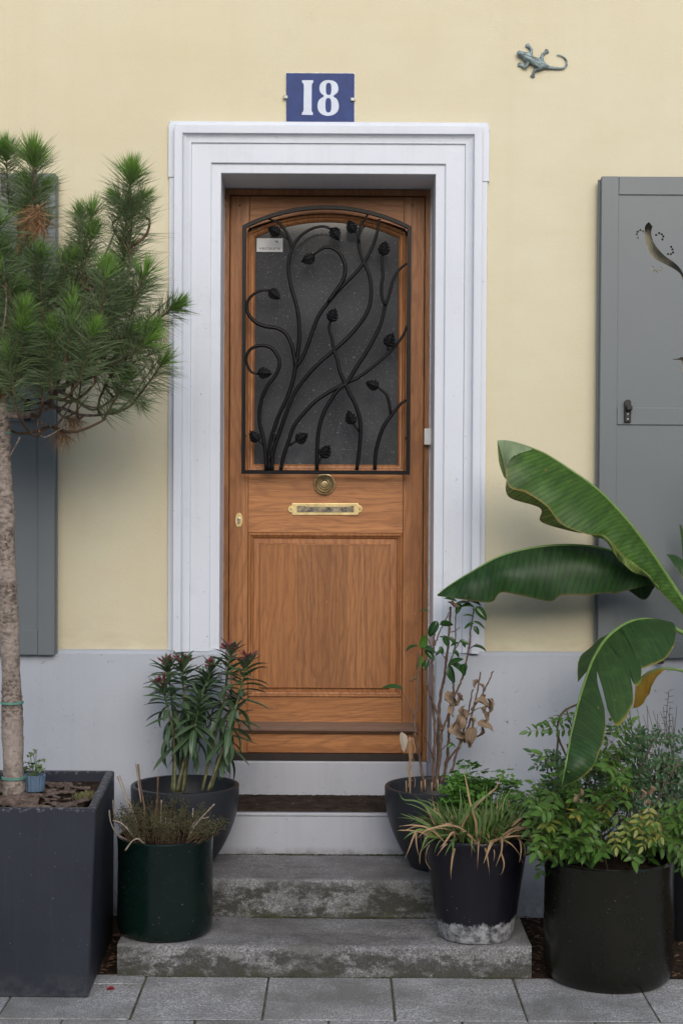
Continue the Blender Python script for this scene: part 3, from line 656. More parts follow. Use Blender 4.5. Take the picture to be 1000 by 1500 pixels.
# key escutcheon
e = at(350, 762, D); pts = []
for i in range(32):
    a = 2*math.pi*i/32; rx = .0135*(abs(math.cos(a))**.9+.0)*1.0; pts.append((e.x+.0145*math.cos(a)*(1-.28*abs(math.sin(a))**4), e.z+.031*math.sin(a)*(1-.10*abs(math.cos(2*a)))))
es = plate('keyhole_plate', [pts], D, .004, M['brass'], door, .001)
plate('lock_cylinder', [[(e.x+.0058*math.cos(i*.524), e.z+.004+.0058*math.sin(i*.524)) for i in range(12)]], D-.004, .008, M['lock'], es, .001)
plate('lock_cylinder_tail', [[(e.x-.0036, e.z-.013), (e.x+.0036, e.z-.013), (e.x+.0034, e.z+.0), (e.x-.0034, e.z+.0)]], D-.004, .006, M['lock'], es, .0008)
for s in (-.025, .025): plate('screw', [[(e.x+.0018*math.cos(a*.785), e.z+s+.0018*math.sin(a*.785)) for a in range(8)]], D-.0039, .001, M['dark'], es)
# rivet pegs of the frame joints
for px in (351, 604):
    p = at(px, 301, D); plate('peg', [[(p.x+.004*math.cos(a*.524), p.z+.004*math.sin(a*.524)) for a in range(12)]], D+.001, .0022, M['woodD'], door, .0004)
# magnetic contact on the frame
ms = at(625, 640, D-.02); ms_ = box('alarm_contact', ms.x-.012, ms.x+.014, D-.052, D-.0185, ms.z-.031, ms.z+.031, M['plastic'], door, .003, label='white plastic alarm contact on the door frame')

# grille
GY = D-.062
def gp(x, y): return at(320+x/3.125, 260+y/3.125, GY)
a0, a1 = gp(114, 1350), gp(866, 1350); x0, x1 = a0.x, a1.x; gz0 = gp(490, 1350).z; gzs = gp(490, 228).z; gza = gp(490, 137).z
bw = .0145
oc = [(x0, gz0), (x1, gz0)]+arch(x0, x1, gzs, gza); 
grille = sweep('grille', oc, [(-bw/2, GY+.008), (-bw/2, GY-.007), (-bw/2+.0012, GY-.008), (bw/2-.0012, GY-.008), (bw/2, GY-.007), (bw/2, GY+.008), (-bw/2, GY+.008)], M['iron'], door, closed=True)
for (gx, gy) in ((118, 400), (118, 1180), (862, 250), (862, 1190)):   # stand-off studs
    p = gp(gx, gy); tube('stud', [(p.x, GY, p.z), (p.x, D, p.z)], .005, M['iron'], grille, sides=8)
stems = [
 [(228,190),(275,208),(310,250),(328,290),(337,325)],
 [(515,238),(480,225),(430,235),(380,265),(345,310),(325,370),(320,430),(335,510),(355,580),(367,650),(370,730),(363,800),(352,870),(338,940),(310,1020),(280,1080),(262,1130),(240,1200),(232,1270),(232,1340)],
 [(430,360),(470,330),(510,322),(550,345),(575,390),(580,430),(565,480),(530,530),(500,575)],
 [(735,190),(725,250),(700,325),(665,390),(620,445),(560,505),(500,575),(455,640),(425,720),(400,790),(375,840),(352,870)],
 [(235,518),(190,520),(150,545),(130,580),(135,620),(165,660),(215,683),(265,690),(305,712),(330,755),(345,810),(352,865)],
 [(185,900),(150,890),(130,850),(128,820),(150,785),(195,770),(240,780),(270,815),(280,855),(262,905),(225,955),(200,1010),(188,1070),(190,1130),(205,1190),(215,1260),(218,1340)],
 [(682,172),(655,210),(640,260),(645,330),(665,390),(690,450),(698,520),(690,590),(660,650),(600,725),(530,790),(460,850),(400,915),(350,985),(310,1080),(275,1180),(250,1260),(245,1340)],
 [(860,395),(820,430),(795,480),(780,540),(762,590),(745,660),(715,730),(670,810),(630,870),(590,938),(550,970),(520,1010),(485,1070),(462,1140),(452,1220),(450,1340)],
 [(755,330),(750,350),(748,400),(752,450),(745,500),(748,550),(762,590)],
 [(862,680),(840,730),(790,790),(720,855),(640,915),(590,938),(520,975),(450,1020),(390,1080),(345,1140),(320,1210),(300,1270),(285,1340)],
 [(515,655),(505,690),(520,740),(528,790),(545,840),(552,880),(575,935),(600,990),(630,1050),(648,1120),(648,1200),(640,1280),(632,1340)],
 [(858,1020),(830,1040),(790,1090),(755,1140),(730,1210),(718,1270),(714,1340)],
 [(720,955),(735,965),(765,990),(780,1030),(788,1090)],
 [(610,1110),(620,1130),(645,1165)], [(365,1200),(350,1210),(325,1228)], [(480,1270),(465,1290),(452,1315)],
 [(175,1195),(190,1210),(207,1225)], [(615,235),(635,260),(645,300)], [(262,250),(290,262),(322,285)], [(780,760),(772,792),(800,775)],
 [(275,1120),(250,1160),(262,1190),(235,1220),(245,1260),(232,1300)]]
for i, s in enumerate(stems):
    n = max(6, int(sum(math.dist(a, b) for a, b in zip(s, s[1:]))/16)); off = -.004-.006*((i*7) % 3)/2
    w0 = .0073 if n > 20 else .0058
    if i in (17, 18, 19, 20, 14, 15, 16, 13): w0 = .0046
    pts = [gp(x, y)+Vector((0, off, 0)) for x, y in crom(s, n)]
    tube('stem', pts, (lambda t, w0=w0: w0*(.62+.38*min(1, t*2.2))), M['iron'], grille, sides=8)
# hammered iron leaf
def iron_leaf():
    vs = []; fs = []; n = 9
    outline = [0, .42, .74, .74, .86, .74, .72, .54, .44, .22, 0]
    for i in range(n+2):
        t = i/(n+1); w_ = outline[i]*.5; z = math.sin(t*3)*.10
        for k, u_ in enumerate((-1, -.5, 0, .5, 1)):
            rid = -.16*(1-abs(u_))+(.045 if k in (1, 3) else 0)*(1 if i % 2 else -.4)
            vs.append((u_*w_, t-.0-(.05*abs(u_) if i % 2 else 0)+.03*abs(u_), -rid*0.9+z))
    for i in range(n+1):
        for k in range(4): a = i*5+k; fs.append((a, a+1, a+6, a+5))
    nb = len(vs); vs += [(x, y, z-.05) for x, y, z in vs]; fs += [tuple(q+nb for q in f)[::-1] for f in fs]
    me = me_from('iron_leaf', vs, fs); me.materials.append(M['iron']); return me
IL = iron_leaf()
for (x, y, ang, L) in ((255,247,150,58),(535,262,-60,60),(410,377,200,60),(608,228,115,58),(757,327,80,62),(258,538,-40,58),(523,632,70,60),(783,745,65,62),(213,897,-5,60),(703,950,160,58),(604,1100,110,60),(382,1192,35,60),(490,1255,60,62),(165,1185,130,58)):
    a = R(ang); L_ = L/3.125*6/2300*1.12; c = gp(x, y)+Vector((0, -.016, 0)); dr = Vector((math.cos(a), 0, math.sin(a)))
    Y_ = dr; Zc = Vector((0, -1, 0)); Xc = Y_.cross(Zc)
    inst('leaf', IL, Matrix.Translation(c-dr*L_*.5) @ Matrix((Xc, Y_, Zc)).transposed().to_4x4() @ Matrix.Scale(L_, 4), grille)

# ================================================================== SHUTTERS
def hook(px, py, Y, parent):
    c = at(px, py, Y); h = box('catch', c.x-.012, c.x+.012, Y-.012, Y, c.z-.034, c.z+.036, M['hinge'], parent, .003)
    box('catch_lug', c.x-.008, c.x+.014, Y-.030, Y-.010, c.z+.008, c.z+.026, M['hinge'], h, .004)
    lathe('catch_head', [(.001, -.014), (.012, -.014), (.012, 0)], 0, 0, M['hinge'], h, 16).matrix_basis = Matrix.Translation((c.x, Y-.001, c.z+.036)) @ Matrix.Rotation(R(90), 4, 'X') @ Matrix.Translation((0, 0, 0.012))
    for s in (-.022, -.004): plate('screw', [[(c.x+.003*math.cos(a*.785), c.z+s+.003*math.sin(a*.785)) for a in range(8)]], Y-.0119, .0012, M['bolt'], h)
SY = -0.066; st = .030
zs1, zs0 = ZZ(258, SY, 880), ZZ(964, SY, 900)
def shutter(xl, xr, side, label, cuts):
    t = empty('shutter', ((xl+xr)/2, SY+.02, zs0), label, 'shutter')
    xi = XX(903, SY, 600) if side == 'r' else None
    sw = (XX(903, SY, 600)-XX(878, SY, 600)) if side == 'r' else XX(81, SY, 800)-XX(57, SY, 800)
    zr1, zr0 = ZZ(597, SY, 900), ZZ(622, SY, 900)
    box('stile', xl, xl+sw, SY, SY+st, zs0, zs1, M['shutter'], t, .002); box('stile', xr-sw, xr, SY, SY+st, zs0, zs1, M['shutter'], t, .002)
    e = .0006
    box('rail', xl+sw+e, xr-sw-e, SY, SY+st, zs1-.066, zs1-.0006, M['shutter'], t, .002)
    box('rail', xl+sw+e, xr-sw-e, SY, SY+st, zr0, zr1, M['shutter'], t, .002)
    box('rail', xl+sw+e, xr-sw-e, SY, SY+st, zs0+.0006, ZZ(938 if side == 'r' else 927, SY, 900), M['shutter'], t, .002)
    ups = [[(xl+sw-.01, zr1-.01), (xr-sw+.01, zr1-.01), (xr-sw+.01, zs1-.05), (xl+sw-.01, zs1-.05)]]+cuts
    plate('panel', ups, SY+.013, .007, M['shutter'], t)
    box('panel', xl+sw-.01, xr-sw+.01, SY+.006, SY+.018, zs0+.04, zr0+.01, M['shutter'], t)
    # back leaf edge strip: shutter folded double against the wall
    box('back_leaf', (xl-.006 if side == 'r' else xl), (xr if side == 'r' else xr+.005), SY+st+.002, SY+st+.014, zs0+.004, zs1-.004, M['shutter'], t, .002) if not cuts else box('back_edge', xl-.008, xl+.03, SY+st+.002, SY+st+.014, zs0+.004, zs1-.006, M['shutter'], t, .002)
    return t
def c3(x, y): p = at(860+x/3.75, 240+y/3.75, SY+.01); return (p.x, p.z)
liz = [(335,320),(320,333),(312,355),(314,400),(320,440),(340,490),(368,523),(410,545),(450,566),(490,590),(515,618),(528,660),(560,710),(600,735),(605,725),(572,700),(545,655),(530,625),(520,598),(500,568),(470,540),(430,513),(395,480),(365,440),(350,400),(348,370),(355,345)]
cuts = [[c3(*p[:2]) for p in crom([(*p,) for p in liz], 90)]]
for dx, dy in ((268,388),(273,374),(288,365),(303,372),(273,407),(375,392),(391,382),(406,388),(414,400),(409,416),(457,457),(464,471),(467,488),(455,497),(440,497),(354,571),(363,586),(377,594),(392,589),(401,575)):
    c = c3(dx, dy); cuts.append([(c[0]+.0042*math.cos(a*.6283), c[1]+.0042*math.sin(a*.6283)) for a in range(10)])
cuts.append([c3(*p) for p in [(460,1074),(500,1070),(512,1060),(525,1066),(560,1020),(560,1066),(600,1072),(560,1082),(575,1140),(540,1095),(520,1160),(522,1095),(510,1088),(520,1080)]])
rx0 = XX(878, SY, 600)
sh = shutter(rx0, rx0+.60, 'r', 'grey wooden shutter with a lizard cut-out and dotted feet, behind the banana plant', cuts)
hook(918, 605, SY, sh)
h2 = box('latch_plate', at(966, 958, SY).x-.012, at(966, 958, SY).x+.012, SY-.010, SY-.0005, at(966, 972, SY).z, at(966, 946, SY).z, M['hinge'], sh, .003)
lx = XX(80, SY, 800)
sh2 = shutter(lx-.60, lx, 'l', 'grey wooden shutter partly hidden behind the pine tree', [])
hook(41, 603, SY, sh2)

# ================================================================== NUMBER PLATE
NY = -.004
npx = empty('house_number', tuple(at(469, 143, NY)), 'blue enamel plate with the number 18 above the door', 'number plate')
def n2(x, y): p = at(400+x/7.143, 90+y/7.143, NY); return (p.x, p.z)
rr = random.Random(3)
lp = []
for (a, b) in (((140, 118), (856, 118)), ((858, 122), (858, 642)), ((852, 648), (140, 644)), ((132, 640), (134, 124))):
    for i in range(22): t = i/22; lp.append(n2(a[0]+(b[0]-a[0])*t+rr.uniform(-5, 5), a[1]+(b[1]-a[1])*t+rr.uniform(-5, 5)))
plate('putty_edge', [lp], 0.002, .007, M['mortar'], npx)
plate('plate', [[n2(*p) for p in ((142, 124), (838, 128), (846, 133), (849, 142), (847, 632), (840, 638), (145, 630), (138, 624), (137, 132))]], NY-.001, .003, M['enamel'], npx, .0008)
def ell(cx, cy, rx, ry, n=40):
    sg_ = lambda v: math.copysign(abs(v)**.68, v)
    return [n2(cx+rx*sg_(math.cos(2*math.pi*i/n)), cy+ry*sg_(math.sin(2*math.pi*i/n))) for i in range(n)]
one = [(302, 200), (418, 200), (420, 222), (408, 235), (404, 260), (402, 510), (406, 530), (417, 542), (415, 563), (300, 561), (302, 540), (314, 528), (319, 505), (322, 255), (318, 236), (303, 222)]
plate('digit', [[n2(*p) for p in one]], NY-.004, .0008, M['digit'], npx)
out = [(580,198),(628,206),(664,232),(681,280),(672,328),(630,366),(668,400),(686,460),(676,520),(635,558),(575,572),(515,558),(475,520),(464,462),(482,404),(530,366),(495,330),(484,282),(496,236),(532,206)]
out = [p for p in crom(out+[out[0]], 80)][:-1]
plate('digit', [[n2(*p) for p in out], ell(580, 291, 29, 64), ell(577, 462, 31, 76)], NY-.004, .0008, M['digit'], npx)
for bx_, by_ in ((130, 382), (832, 406)):
    p = at(400+bx_/7.143, 90+by_/7.143, 0); b_ = box('bolt', p.x-.0085, p.x+.0085, -.016, 0, p.z-.0065, p.z+.0065, M['bolt'], npx, .003)

# ================================================================== LIZARD ORNAMENT (bronze)
def lz(x, y, d): p = at(740+x/10, 50+y/10, 0); return Vector((p.x, -d, p.z))
lizd = empty('wall_ornament', tuple(lz(420, 400, .0)), 'verdigris bronze lizard ornament crawling on the yellow wall', 'wall ornament')
kx = u/10
def skin(name, verts, edges, rad, m, parent, sub=2):
    me = bpy.data.meshes.new(name); me.from_pydata([tuple(v) for v in verts], edges, [])
    o = bpy.data.objects.new('tmp', me); COL.objects.link(o); md = o.modifiers.new('s', 'SKIN'); md.use_smooth_shade = True
    for i, r_ in enumerate(rad): o.data.skin_vertices[0].data[i].radius = (r_, r_) if not isinstance(r_, tuple) else r_
    o.data.skin_vertices[0].data[0].use_root = True
    sd = o.modifiers.new('d', 'SUBSURF'); sd.levels = sub; sd.render_levels = sub
    dg = bpy.context.evaluated_depsgraph_get(); m2 = bpy.data.meshes.new_from_object(o.evaluated_get(dg)); bpy.data.objects.remove(o)
    m2.name = name; m2.materials.clear(); return link(name, m2, m, parent, smooth=True)
V = [lz(440,425,.014), lz(370,390,.016), lz(300,345,.016), lz(240,315,.016), (lz(195,295,.016)), lz(155,288,.013), lz(510,455,.012), lz(580,485,.010), lz(650,500,.008), lz(730,508,.007), lz(800,512,.006), lz(855,500,.006), lz(892,455,.006), lz(890,395,.006), lz(850,345,.006), lz(800,318,.006), lz(745,310,.006)]
Rd = [60, 58, 50, 42, 46, 28, 50, 36, 24, 20, 18, 17, 16, 14, 12, 10, 8]
E = [(0,1),(1,2),(2,3),(3,4),(4,5),(0,6),(6,7)]+[(i, i+1) for i in range(7, 16)]
def leg(root, pts, rs):
    p = root
    for q, r_ in zip(pts, rs): V.append(lz(*q)); Rd.append(r_); E.append((p, len(V)-1)); p = len(V)-1
    x, y, d = pts[-1]; px, py, _ = pts[-2]; a = math.atan2(y-py, x-px)
    for da in (-1.0, -.35, .3, .95): V.append(lz(x+42*math.cos(a+da), y+42*math.sin(a+da), .004)); Rd.append(10); E.append((p, len(V)-1))
leg(2, [(370,290,.012),(375,235,.010),(325,180,.006)], [28,22,20]); leg(6, [(525,355,.012),(530,315,.010),(592,262,.006)], [28,22,18])
leg(2, [(320,440,.013),(290,505,.012),(212,455,.006)], [30,26,20]); leg(6, [(490,520,.012),(415,545,.010),(398,605,.006)], [30,24,18])
skin('lizard', V, E, [r_*kx for r_ in Rd], M['bronze'], lizd)
mbz = MB()
mbz.tube([lz(250,318,.027), lz(310,340,.029), lz(380,372,.031), lz(450,410,.028), (lz(520,448,.024)), lz(600,482,.017), lz(680,495,.012)], .0013, 6, n=20)
mbz.build('dorsal_ridge', M['bronze'], lizd)
# ================================================================== POTS
def bowl(cx, cy, zb, label, group='matching dark grey bowl planters beside the door'):
    t = empty('planter_bowl', (cx, cy, zb), label, 'flower pot', group); r0 = .190; H = .286
    pr = [(.05, zb+.215), (.155, zb+.215), (.166, zb+.24), (.172, zb+H-.012), (.1735, zb+H-.003), (.176, zb+H), (.187, zb+H), (.190, zb+H-.003), (.1905, zb+H-.010), (.190, zb+H-.03)]
    for i in range(1, 11): q = i/10; pr.append((.190-.088*q**1.9, zb+H-.03-(H-.045)*q))
    pr += [(.098, zb+.006), (.092, zb+.001)]
    lathe('bowl', pr, cx, cy, M['bowl'], t, 80); return t
def soil(cx, cy, z, r, parent, seed=0, sx=1, sy=1, amp=.008, name='soil'):
    rn = random.Random(seed); vs = []; fs = []; n = 22; k = 44
    from mathutils import noise as N
    for i in range(n+1):
        for j in range(k):
            a = 2*math.pi*j/k; q = r*i/n; x, y = q*math.cos(a)*sx, q*math.sin(a)*sy
            vs.append((cx+x, cy+y, z+amp*N.noise(Vector((x*22+seed, y*22, 0)))+amp*.7*N.noise(Vector((x*80, y*80, seed)))+amp*.4*(1-(i/n)**2)))
    for i in range(n):
        for j in range(k): fs.append((i*k+j, (i+1)*k+j, (i+1)*k+(j+1) % k, i*k+(j+1) % k))
    return link(name, me_from(name, vs, fs), M['soil'], parent, smooth=True)
BLX, BLY = at(271.5, 1150, -.22).x, -.225
BRX, BRY = at(642, 1155, -.22).x, -.225
b1 = bowl(BLX, BLY, zu, 'dark grey bowl planter holding the oleander left of the door'); soil(BLX, BLY, zu+.222, .165, b1, 1)
b2 = bowl(BRX, BRY, zu, 'dark grey bowl planter holding bare camellia stems right of the door'); soil(BRX, BRY, zu+.222, .165, b2, 2)
# dark green glazed cylinder
GX, GYc = at(242.5, 1300, -.60).x, -.605; zg = at(242, 1238, GYc-.155).z
gt = empty('glazed_pot', (GX, GYc, zl), 'shiny dark green glazed cylinder pot on the lower step', 'flower pot')
gr0 = .1575; q = zl
lathe('pot', [(.05, zg-.03), (gr0-.020, zg-.03), (gr0-.016, zg-.02), (gr0-.014, zg-.003), (gr0-.010, zg), (gr0-.003, zg), (gr0, zg-.004), (gr0-.001, zg-.014), (gr0-.003, zg-.05), (gr0-.002, (q+zg)/2), (gr0-.001, q+.06), (gr0-.003, q+.022), (gr0-.010, q+.008), (gr0-.018, q+.001)], GX, GYc, M['green'], gt, 96)
soil(GX, GYc, zg-.022, gr0-.018, gt, 3)
# blue-black tapered pot
KX, KY = at(696, 1300, -.61).x, -.625; zk = at(696, 1236, KY-.165).z
kt = empty('glazed_pot', (KX, KY, zl), 'blue-black tapered pot with chalky rim at its foot, on the lower step', 'flower pot')
rt, rb = .1745, .121; H = zk-zl
pr = [(.05, zk-.035), (rt-.024, zk-.035), (rt-.018, zk-.01), (rt-.015, zk-.001), (rt-.011, zk+.001), (rt-.002, zk), (rt, zk-.005), (rt-.001, zk-.014), (rt-.005, zk-.020)]
for i in range(1, 12): t_ = i/12; pr.append((rt-.005+(rb-rt+.007)*t_**1.02, zk-.020-(H-.03)*t_))
pr += [(rb, zl+.008), (rb-.003, zl+.002), (rb-.010, zl+.001)]
lathe('pot', pr, KX, KY, M['black'], kt, 96); soil(KX, KY, zk-.028, rt-.02, kt, 4)
# large olive-black cylinder
OX, OY = at(890.5, 1350, -.735).x, -.735; orr = .2075; zo = at(890, 1276, OY-orr).z; q = ZP
ot = empty('glazed_pot', (OX, OY, ZP), 'large olive-black glazed cylinder pot standing on the pavement', 'flower pot')
lathe('pot', [(.05, zo-.035), (orr-.026, zo-.035), (orr-.02, zo-.02), (orr-.018, zo-.003), (orr-.013, zo), (orr-.004, zo), (orr, zo-.005), (orr-.001, zo-.02), (orr-.003, zo-.06), (orr-.001, q+.2), (orr-.001, q+.08), (orr-.004, q+.04), (orr-.013, q+.015), (orr-.028, q+.001)], OX, OY, M['olive'], ot, 110)
soil(OX, OY, zo-.028, orr-.022, ot, 5)
# big square planter
pf, pk = -.975, -.315
fr = at(140.5, 1185, pf); zr = fr.z; br = at(168, 1130, pk).x; fbx = at(129, 1465, pf).x; bbx = fbx-(fr.x-br)*1.0
pt = empty('square_planter', (-1.06, -.63, ZP), 'large square charcoal planter with a pine tree at the left edge', 'planter')
xl_t, xl_b = fr.x-.66, fbx-.62
def qmesh(name, rings, m, parent, bev=0.0, cap_first=True, cap_last=True):
    vs = [p for r_ in rings for p in r_]; fs = []
    for i in range(len(rings)-1):
        for j in range(4): fs.append((i*4+j, i*4+(j+1) % 4, (i+1)*4+(j+1) % 4, (i+1)*4+j))
    if cap_first: fs.append((3, 2, 1, 0))
    if cap_last: b = (len(rings)-1)*4; fs.append((b, b+1, b+2, b+3))
    me = me_from(name, vs, fs); bm = bmesh.new(); bm.from_mesh(me); bmesh.ops.recalc_face_normals(bm, faces=bm.faces)
    if bev: bmesh.ops.bevel(bm, geom=[e for e in bm.edges], offset=bev, segments=3, affect='EDGES')
    bm.to_mesh(me); bm.free(); return autosmooth(link(name, me, m, parent), 12)
def ring(xa, xb, ya, yb, z, xa2=None, xb2=None): return [(xa, ya, z), (xb, ya, z), (xb2 or xb, yb, z), (xa2 or xa, yb, z)]
tb = .028
qmesh('planter_box', [ring(xl_b, fbx, pf+.0, pk-.006, ZP+.001, None, fbx-.018), ring(xl_t, fr.x, pf, pk, zr, None, br), ring(xl_t+tb, fr.x-tb, pf+tb, pk-tb, zr, None, br-tb), ring(xl_t+tb, fr.x-tb-.004, pf+tb, pk-tb, zr-.12, None, br-tb-.004)], M['planter'], pt, .0035)
box('soil', xl_t+tb+.002, br-tb-.006, pf+tb+.002, pk-tb-.002, zr-.11, zr-.034, M['soil'], pt)
# bark mulch: curled bark pieces lying on the soil
rn = random.Random(12); barkm = []
for v_ in range(4):
    vs = []; fs = []; L = 10
    for i in range(L+1):
        for j in range(5):
            x = (i/L-.5); y = (j/4-.5)*(1-.5*abs(x)**2)*.36; vs.append((x+rn.uniform(-.035, .035), y+rn.uniform(-.03, .03), .09*(1-(2*j/4-1)**2)+rn.uniform(-.03, .03)))
    nb = len(vs)
    for i in range(L):
        for j in range(4): a = i*5+j; fs += [(a, a+1, a+6, a+5), (a+nb, a+nb+5, a+nb+6, a+nb+1)]
    vs += [(x, y, z-.035) for x, y, z in vs]
    for i in range(L): fs += [(i*5, (i+1)*5, (i+1)*5+nb, i*5+nb), (i*5+4, i*5+4+nb, (i+1)*5+4+nb, (i+1)*5+4)]
    me = me_from('bark_piece', vs, fs); me.materials.append(M['mulch']); barkm.append(me)
for i in range(95):
    L = rn.uniform(.03, .10) if i > 5 else rn.uniform(.12, .20)
    x = rn.uniform(xl_t+.12, fr.x-.10); y = rn.uniform(pf+.08, pk-.08)
    if (x+1.07)**2+(y+.63)**2 < .003: continue
    if i < 4: x, y = -.92-.05*i, pf+.07+.06*i
    inst('bark_piece', barkm[i % 4], Matrix.Translation((x, y, zr-.030+rn.uniform(0, .012))) @ Euler((rn.uniform(-.2, .2), rn.uniform(-.12, .12), rn.uniform(-.5, .5) if i < 20 else rn.uniform(0, 3))).to_matrix().to_4x4() @ Matrix.Diagonal((L, L*rn.uniform(.7, 1.1), L*.8, 1)), pt)

# ---------------------------------------------------------------- leaf tools
def leafm(name, L, W, nseg, shape, fold=.15, droop=.5, mat_=None, wave=0, seed=0, twist=0, across=1):
    "blade along +y, upper side +z, bending down by `droop` radians"
    r = random.Random(seed); vs = []; uv = []; fs = []; p = Vector((0, 0, 0)); m_ = 2*across+1
    for i in range(nseg+1):
        t = i/nseg; a = -droop*t; w_ = W/2*shape(t); ta = twist*t; wv = wave*W*r.uniform(-1, 1) if 0 < i < nseg else 0
        if i: p = p+Vector((0, math.cos(a), math.sin(a)))*(L/nseg)
        for k in range(-across, across+1):
            u_ = k/across; x = u_*w_; h = abs(u_)*w_*fold*2+wv*abs(u_)
            vs.append(p+Vector((x*math.cos(ta), -math.sin(a)*h, math.cos(a)*h+x*math.sin(ta)))); uv.append((.5+u_/2, t))
    for i in range(nseg):
        for k in range(m_-1): a_ = i*m_+k; fs.append((a_, a_+1, a_+m_+1, a_+m_))
    me = me_from(name, vs, fs, uv); me.polygons.foreach_set('use_smooth', [True]*len(fs))
    if mat_: me.materials.append(mat_)
    return me
lance = lambda t: max(.03, math.sin(math.pi*min(1, t**.8))**.8)
oval = lambda t: max(.02, (math.sin(math.pi*t**.85))**.65*(1-.25*t))
strap = lambda t: max(.06, min(1, t*9+.3)*(1-t**3)**.8)
def frame(y, up=Vector((0, 0, 1)), roll=0):
    y = Vector(y).normalized(); x = y.cross(up)
    if x.length < 1e-3: x = y.orthogonal()
    x.normalize(); z = x.cross(y); m_ = Matrix((x, y, z)).transposed().to_4x4()
    return m_ @ Matrix.Rotation(roll, 4, 'Y')
def put(name, me, loc, y, parent, s=1, roll=0, up=Vector((0, 0, 1))):
    return inst(name, me, Matrix.Translation(loc) @ frame(y, up, roll) @ Matrix.Scale(s, 4), parent)
def polar(az, el): return Vector((math.cos(az)*math.cos(el), math.sin(az)*math.cos(el), math.sin(el)))

# ================================================================== PINE TREE
rn = random.Random(21)
TX, TY = -1.075, -.63; tz0 = zr-.05
pine = empty('pine_tree', (TX, TY, tz0), 'slender pine tree with long needles growing in the square planter', 'tree')
tp = [at(22, 1180, TY), at(20, 1120, TY), at(17, 1000, TY), at(12, 870, TY), at(8, 740, TY), at(4, 640, TY), at(3, 590, TY)]
def trad(t): return .0365-.013*t+.002*math.sin(t*31)+(.002 if abs(t-.54) < .02 else 0)
vs, fs = tube_data(crom(tp, 90), trad, 18, 0, .045, rn)
trunk = link('trunk', me_from('trunk', vs, fs), M['bark'], pine, smooth=True)
up_ = crom([at(3, 592, TY), at(6, 540, TY+.02), at(14, 450, TY+.03), at(30, 350, TY+.02), at(42, 270, TY)], 26)
tube('trunk_top', up_, lambda t: .022-.014*t, M['barktop'], pine, sides=10, jit=.05, rnd=rn)
for (py, mm) in ((634, 'tie'), (1029, 'tie'), (1139, 'tie'), (857, 'branch')):
    k = (1180-py)/590; c = at(22-19*k+(1.0 if py < 1100 else 0), py, TY); rr_ = trad(k)+.0015
    lathe('tie' if mm == 'tie' else 'scar_ring', [(rr_-.006, c.z-.0035), (rr_+.0012, c.z-.0032), (rr_+.0012, c.z+.0032), (rr_-.006, c.z+.0035)], c.x, c.y, M[mm], pine, 24)
# bark flakes so that the trunk silhouette is uneven
mb = MB()
for _ in range(420):
    k = rn.random()**.8; i = min(88, int(k*89)); c = Vector(crom(tp, 90)[i]); a = rn.uniform(0, 6.283); rr_ = trad(i/89); n_ = Vector((math.cos(a), math.sin(a), 0)); tn = Vector((-math.sin(a), math.cos(a), 0)); s = rn.uniform(.003, .010)
    o_ = c+n_*(rr_-.001); z_ = Vector((0, 0, s*rn.uniform(.4, 1.0))); w_ = tn*s
    mb.add([o_-w_-z_, o_+w_-z_, o_+w_*.8+z_+n_*.002, o_-w_*.8+z_+n_*.0035, o_-n_*.003], [(0, 1, 2, 3), (0, 4, 1), (1, 4, 2), (2, 4, 3), (3, 4, 0)])
tag(mb.build('bark_flakes', M['bark'], pine, smooth=False), kind='stuff')
# limbs traced from the photograph
limbs = [
 [(6,608,0),(40,608,.0),(66,597,-.02),(85,572,-.05),(110,556,-.08),(140,520,-.1),(155,480,-.12),(172,440,-.08),(190,395,-.04),(196,360,-.04)],
 [(60,600,-.01),(90,598,.0),(120,608,.03),(158,606,.05),(185,592,.05),(212,555,.05),(238,520,.05)],
 [(85,572,-.05),(110,585,.05),(140,600,.1),(180,570,.12),(215,535,.1)],
 [(110,556,-.08),(150,540,-.02),(190,500,.02),(225,460,.03),(255,432,.02)],
 [(40,608,0),(75,625,.06),(92,612,.08),(105,590,.1)],
 [(5,590,0),(30,555,-.12),(70,520,-.2),(110,470,-.22),(140,420,-.1)],
 [(5,570,0),(25,520,.15),(55,470,.22),(100,400,.25),(120,330,.22)],
 [(10,520,0),(40,470,-.1),(52,400,-.12),(55,350,-.1),(48,300,-.1)],
 [(10,560,0),(5,500,-.2),(10,440,-.25),(5,380,-.2)], [(8,540,0),(70,500,.15),(120,440,.2),(160,360,.2),(188,280,.12)],
 [(2,600,0),(-40,590,.0),(-90,560,-.05),(-130,500,-.1),(-170,430,-.1)], [(2,580,0),(-50,540,.12),(-100,470,.2),(-140,380,.2)],
 [(2,560,0),(-40,500,-.15),(-80,420,-.2),(-110,330,-.1)], [(4,520,0),(-20,440,.1),(-40,340,.1),(-60,260,.05)], [(10,470,0),(-10,380,0),(0,300,0),(0,240,0)]]
LP = []
for k, l in enumerate(limbs):
    pts = crom([tuple(at(x, y, TY+d)) for x, y, d in l], 8*len(l)); r0 = .0125 if k == 0 else .0062
    tube('branch', pts, lambda t, r0=r0: r0*(1-.72*t), M['branch'], pine, sides=8, jit=.06, rnd=rn)
    LP += [Vector(p) for p in pts]
LP += [Vector(p) for p in up_]
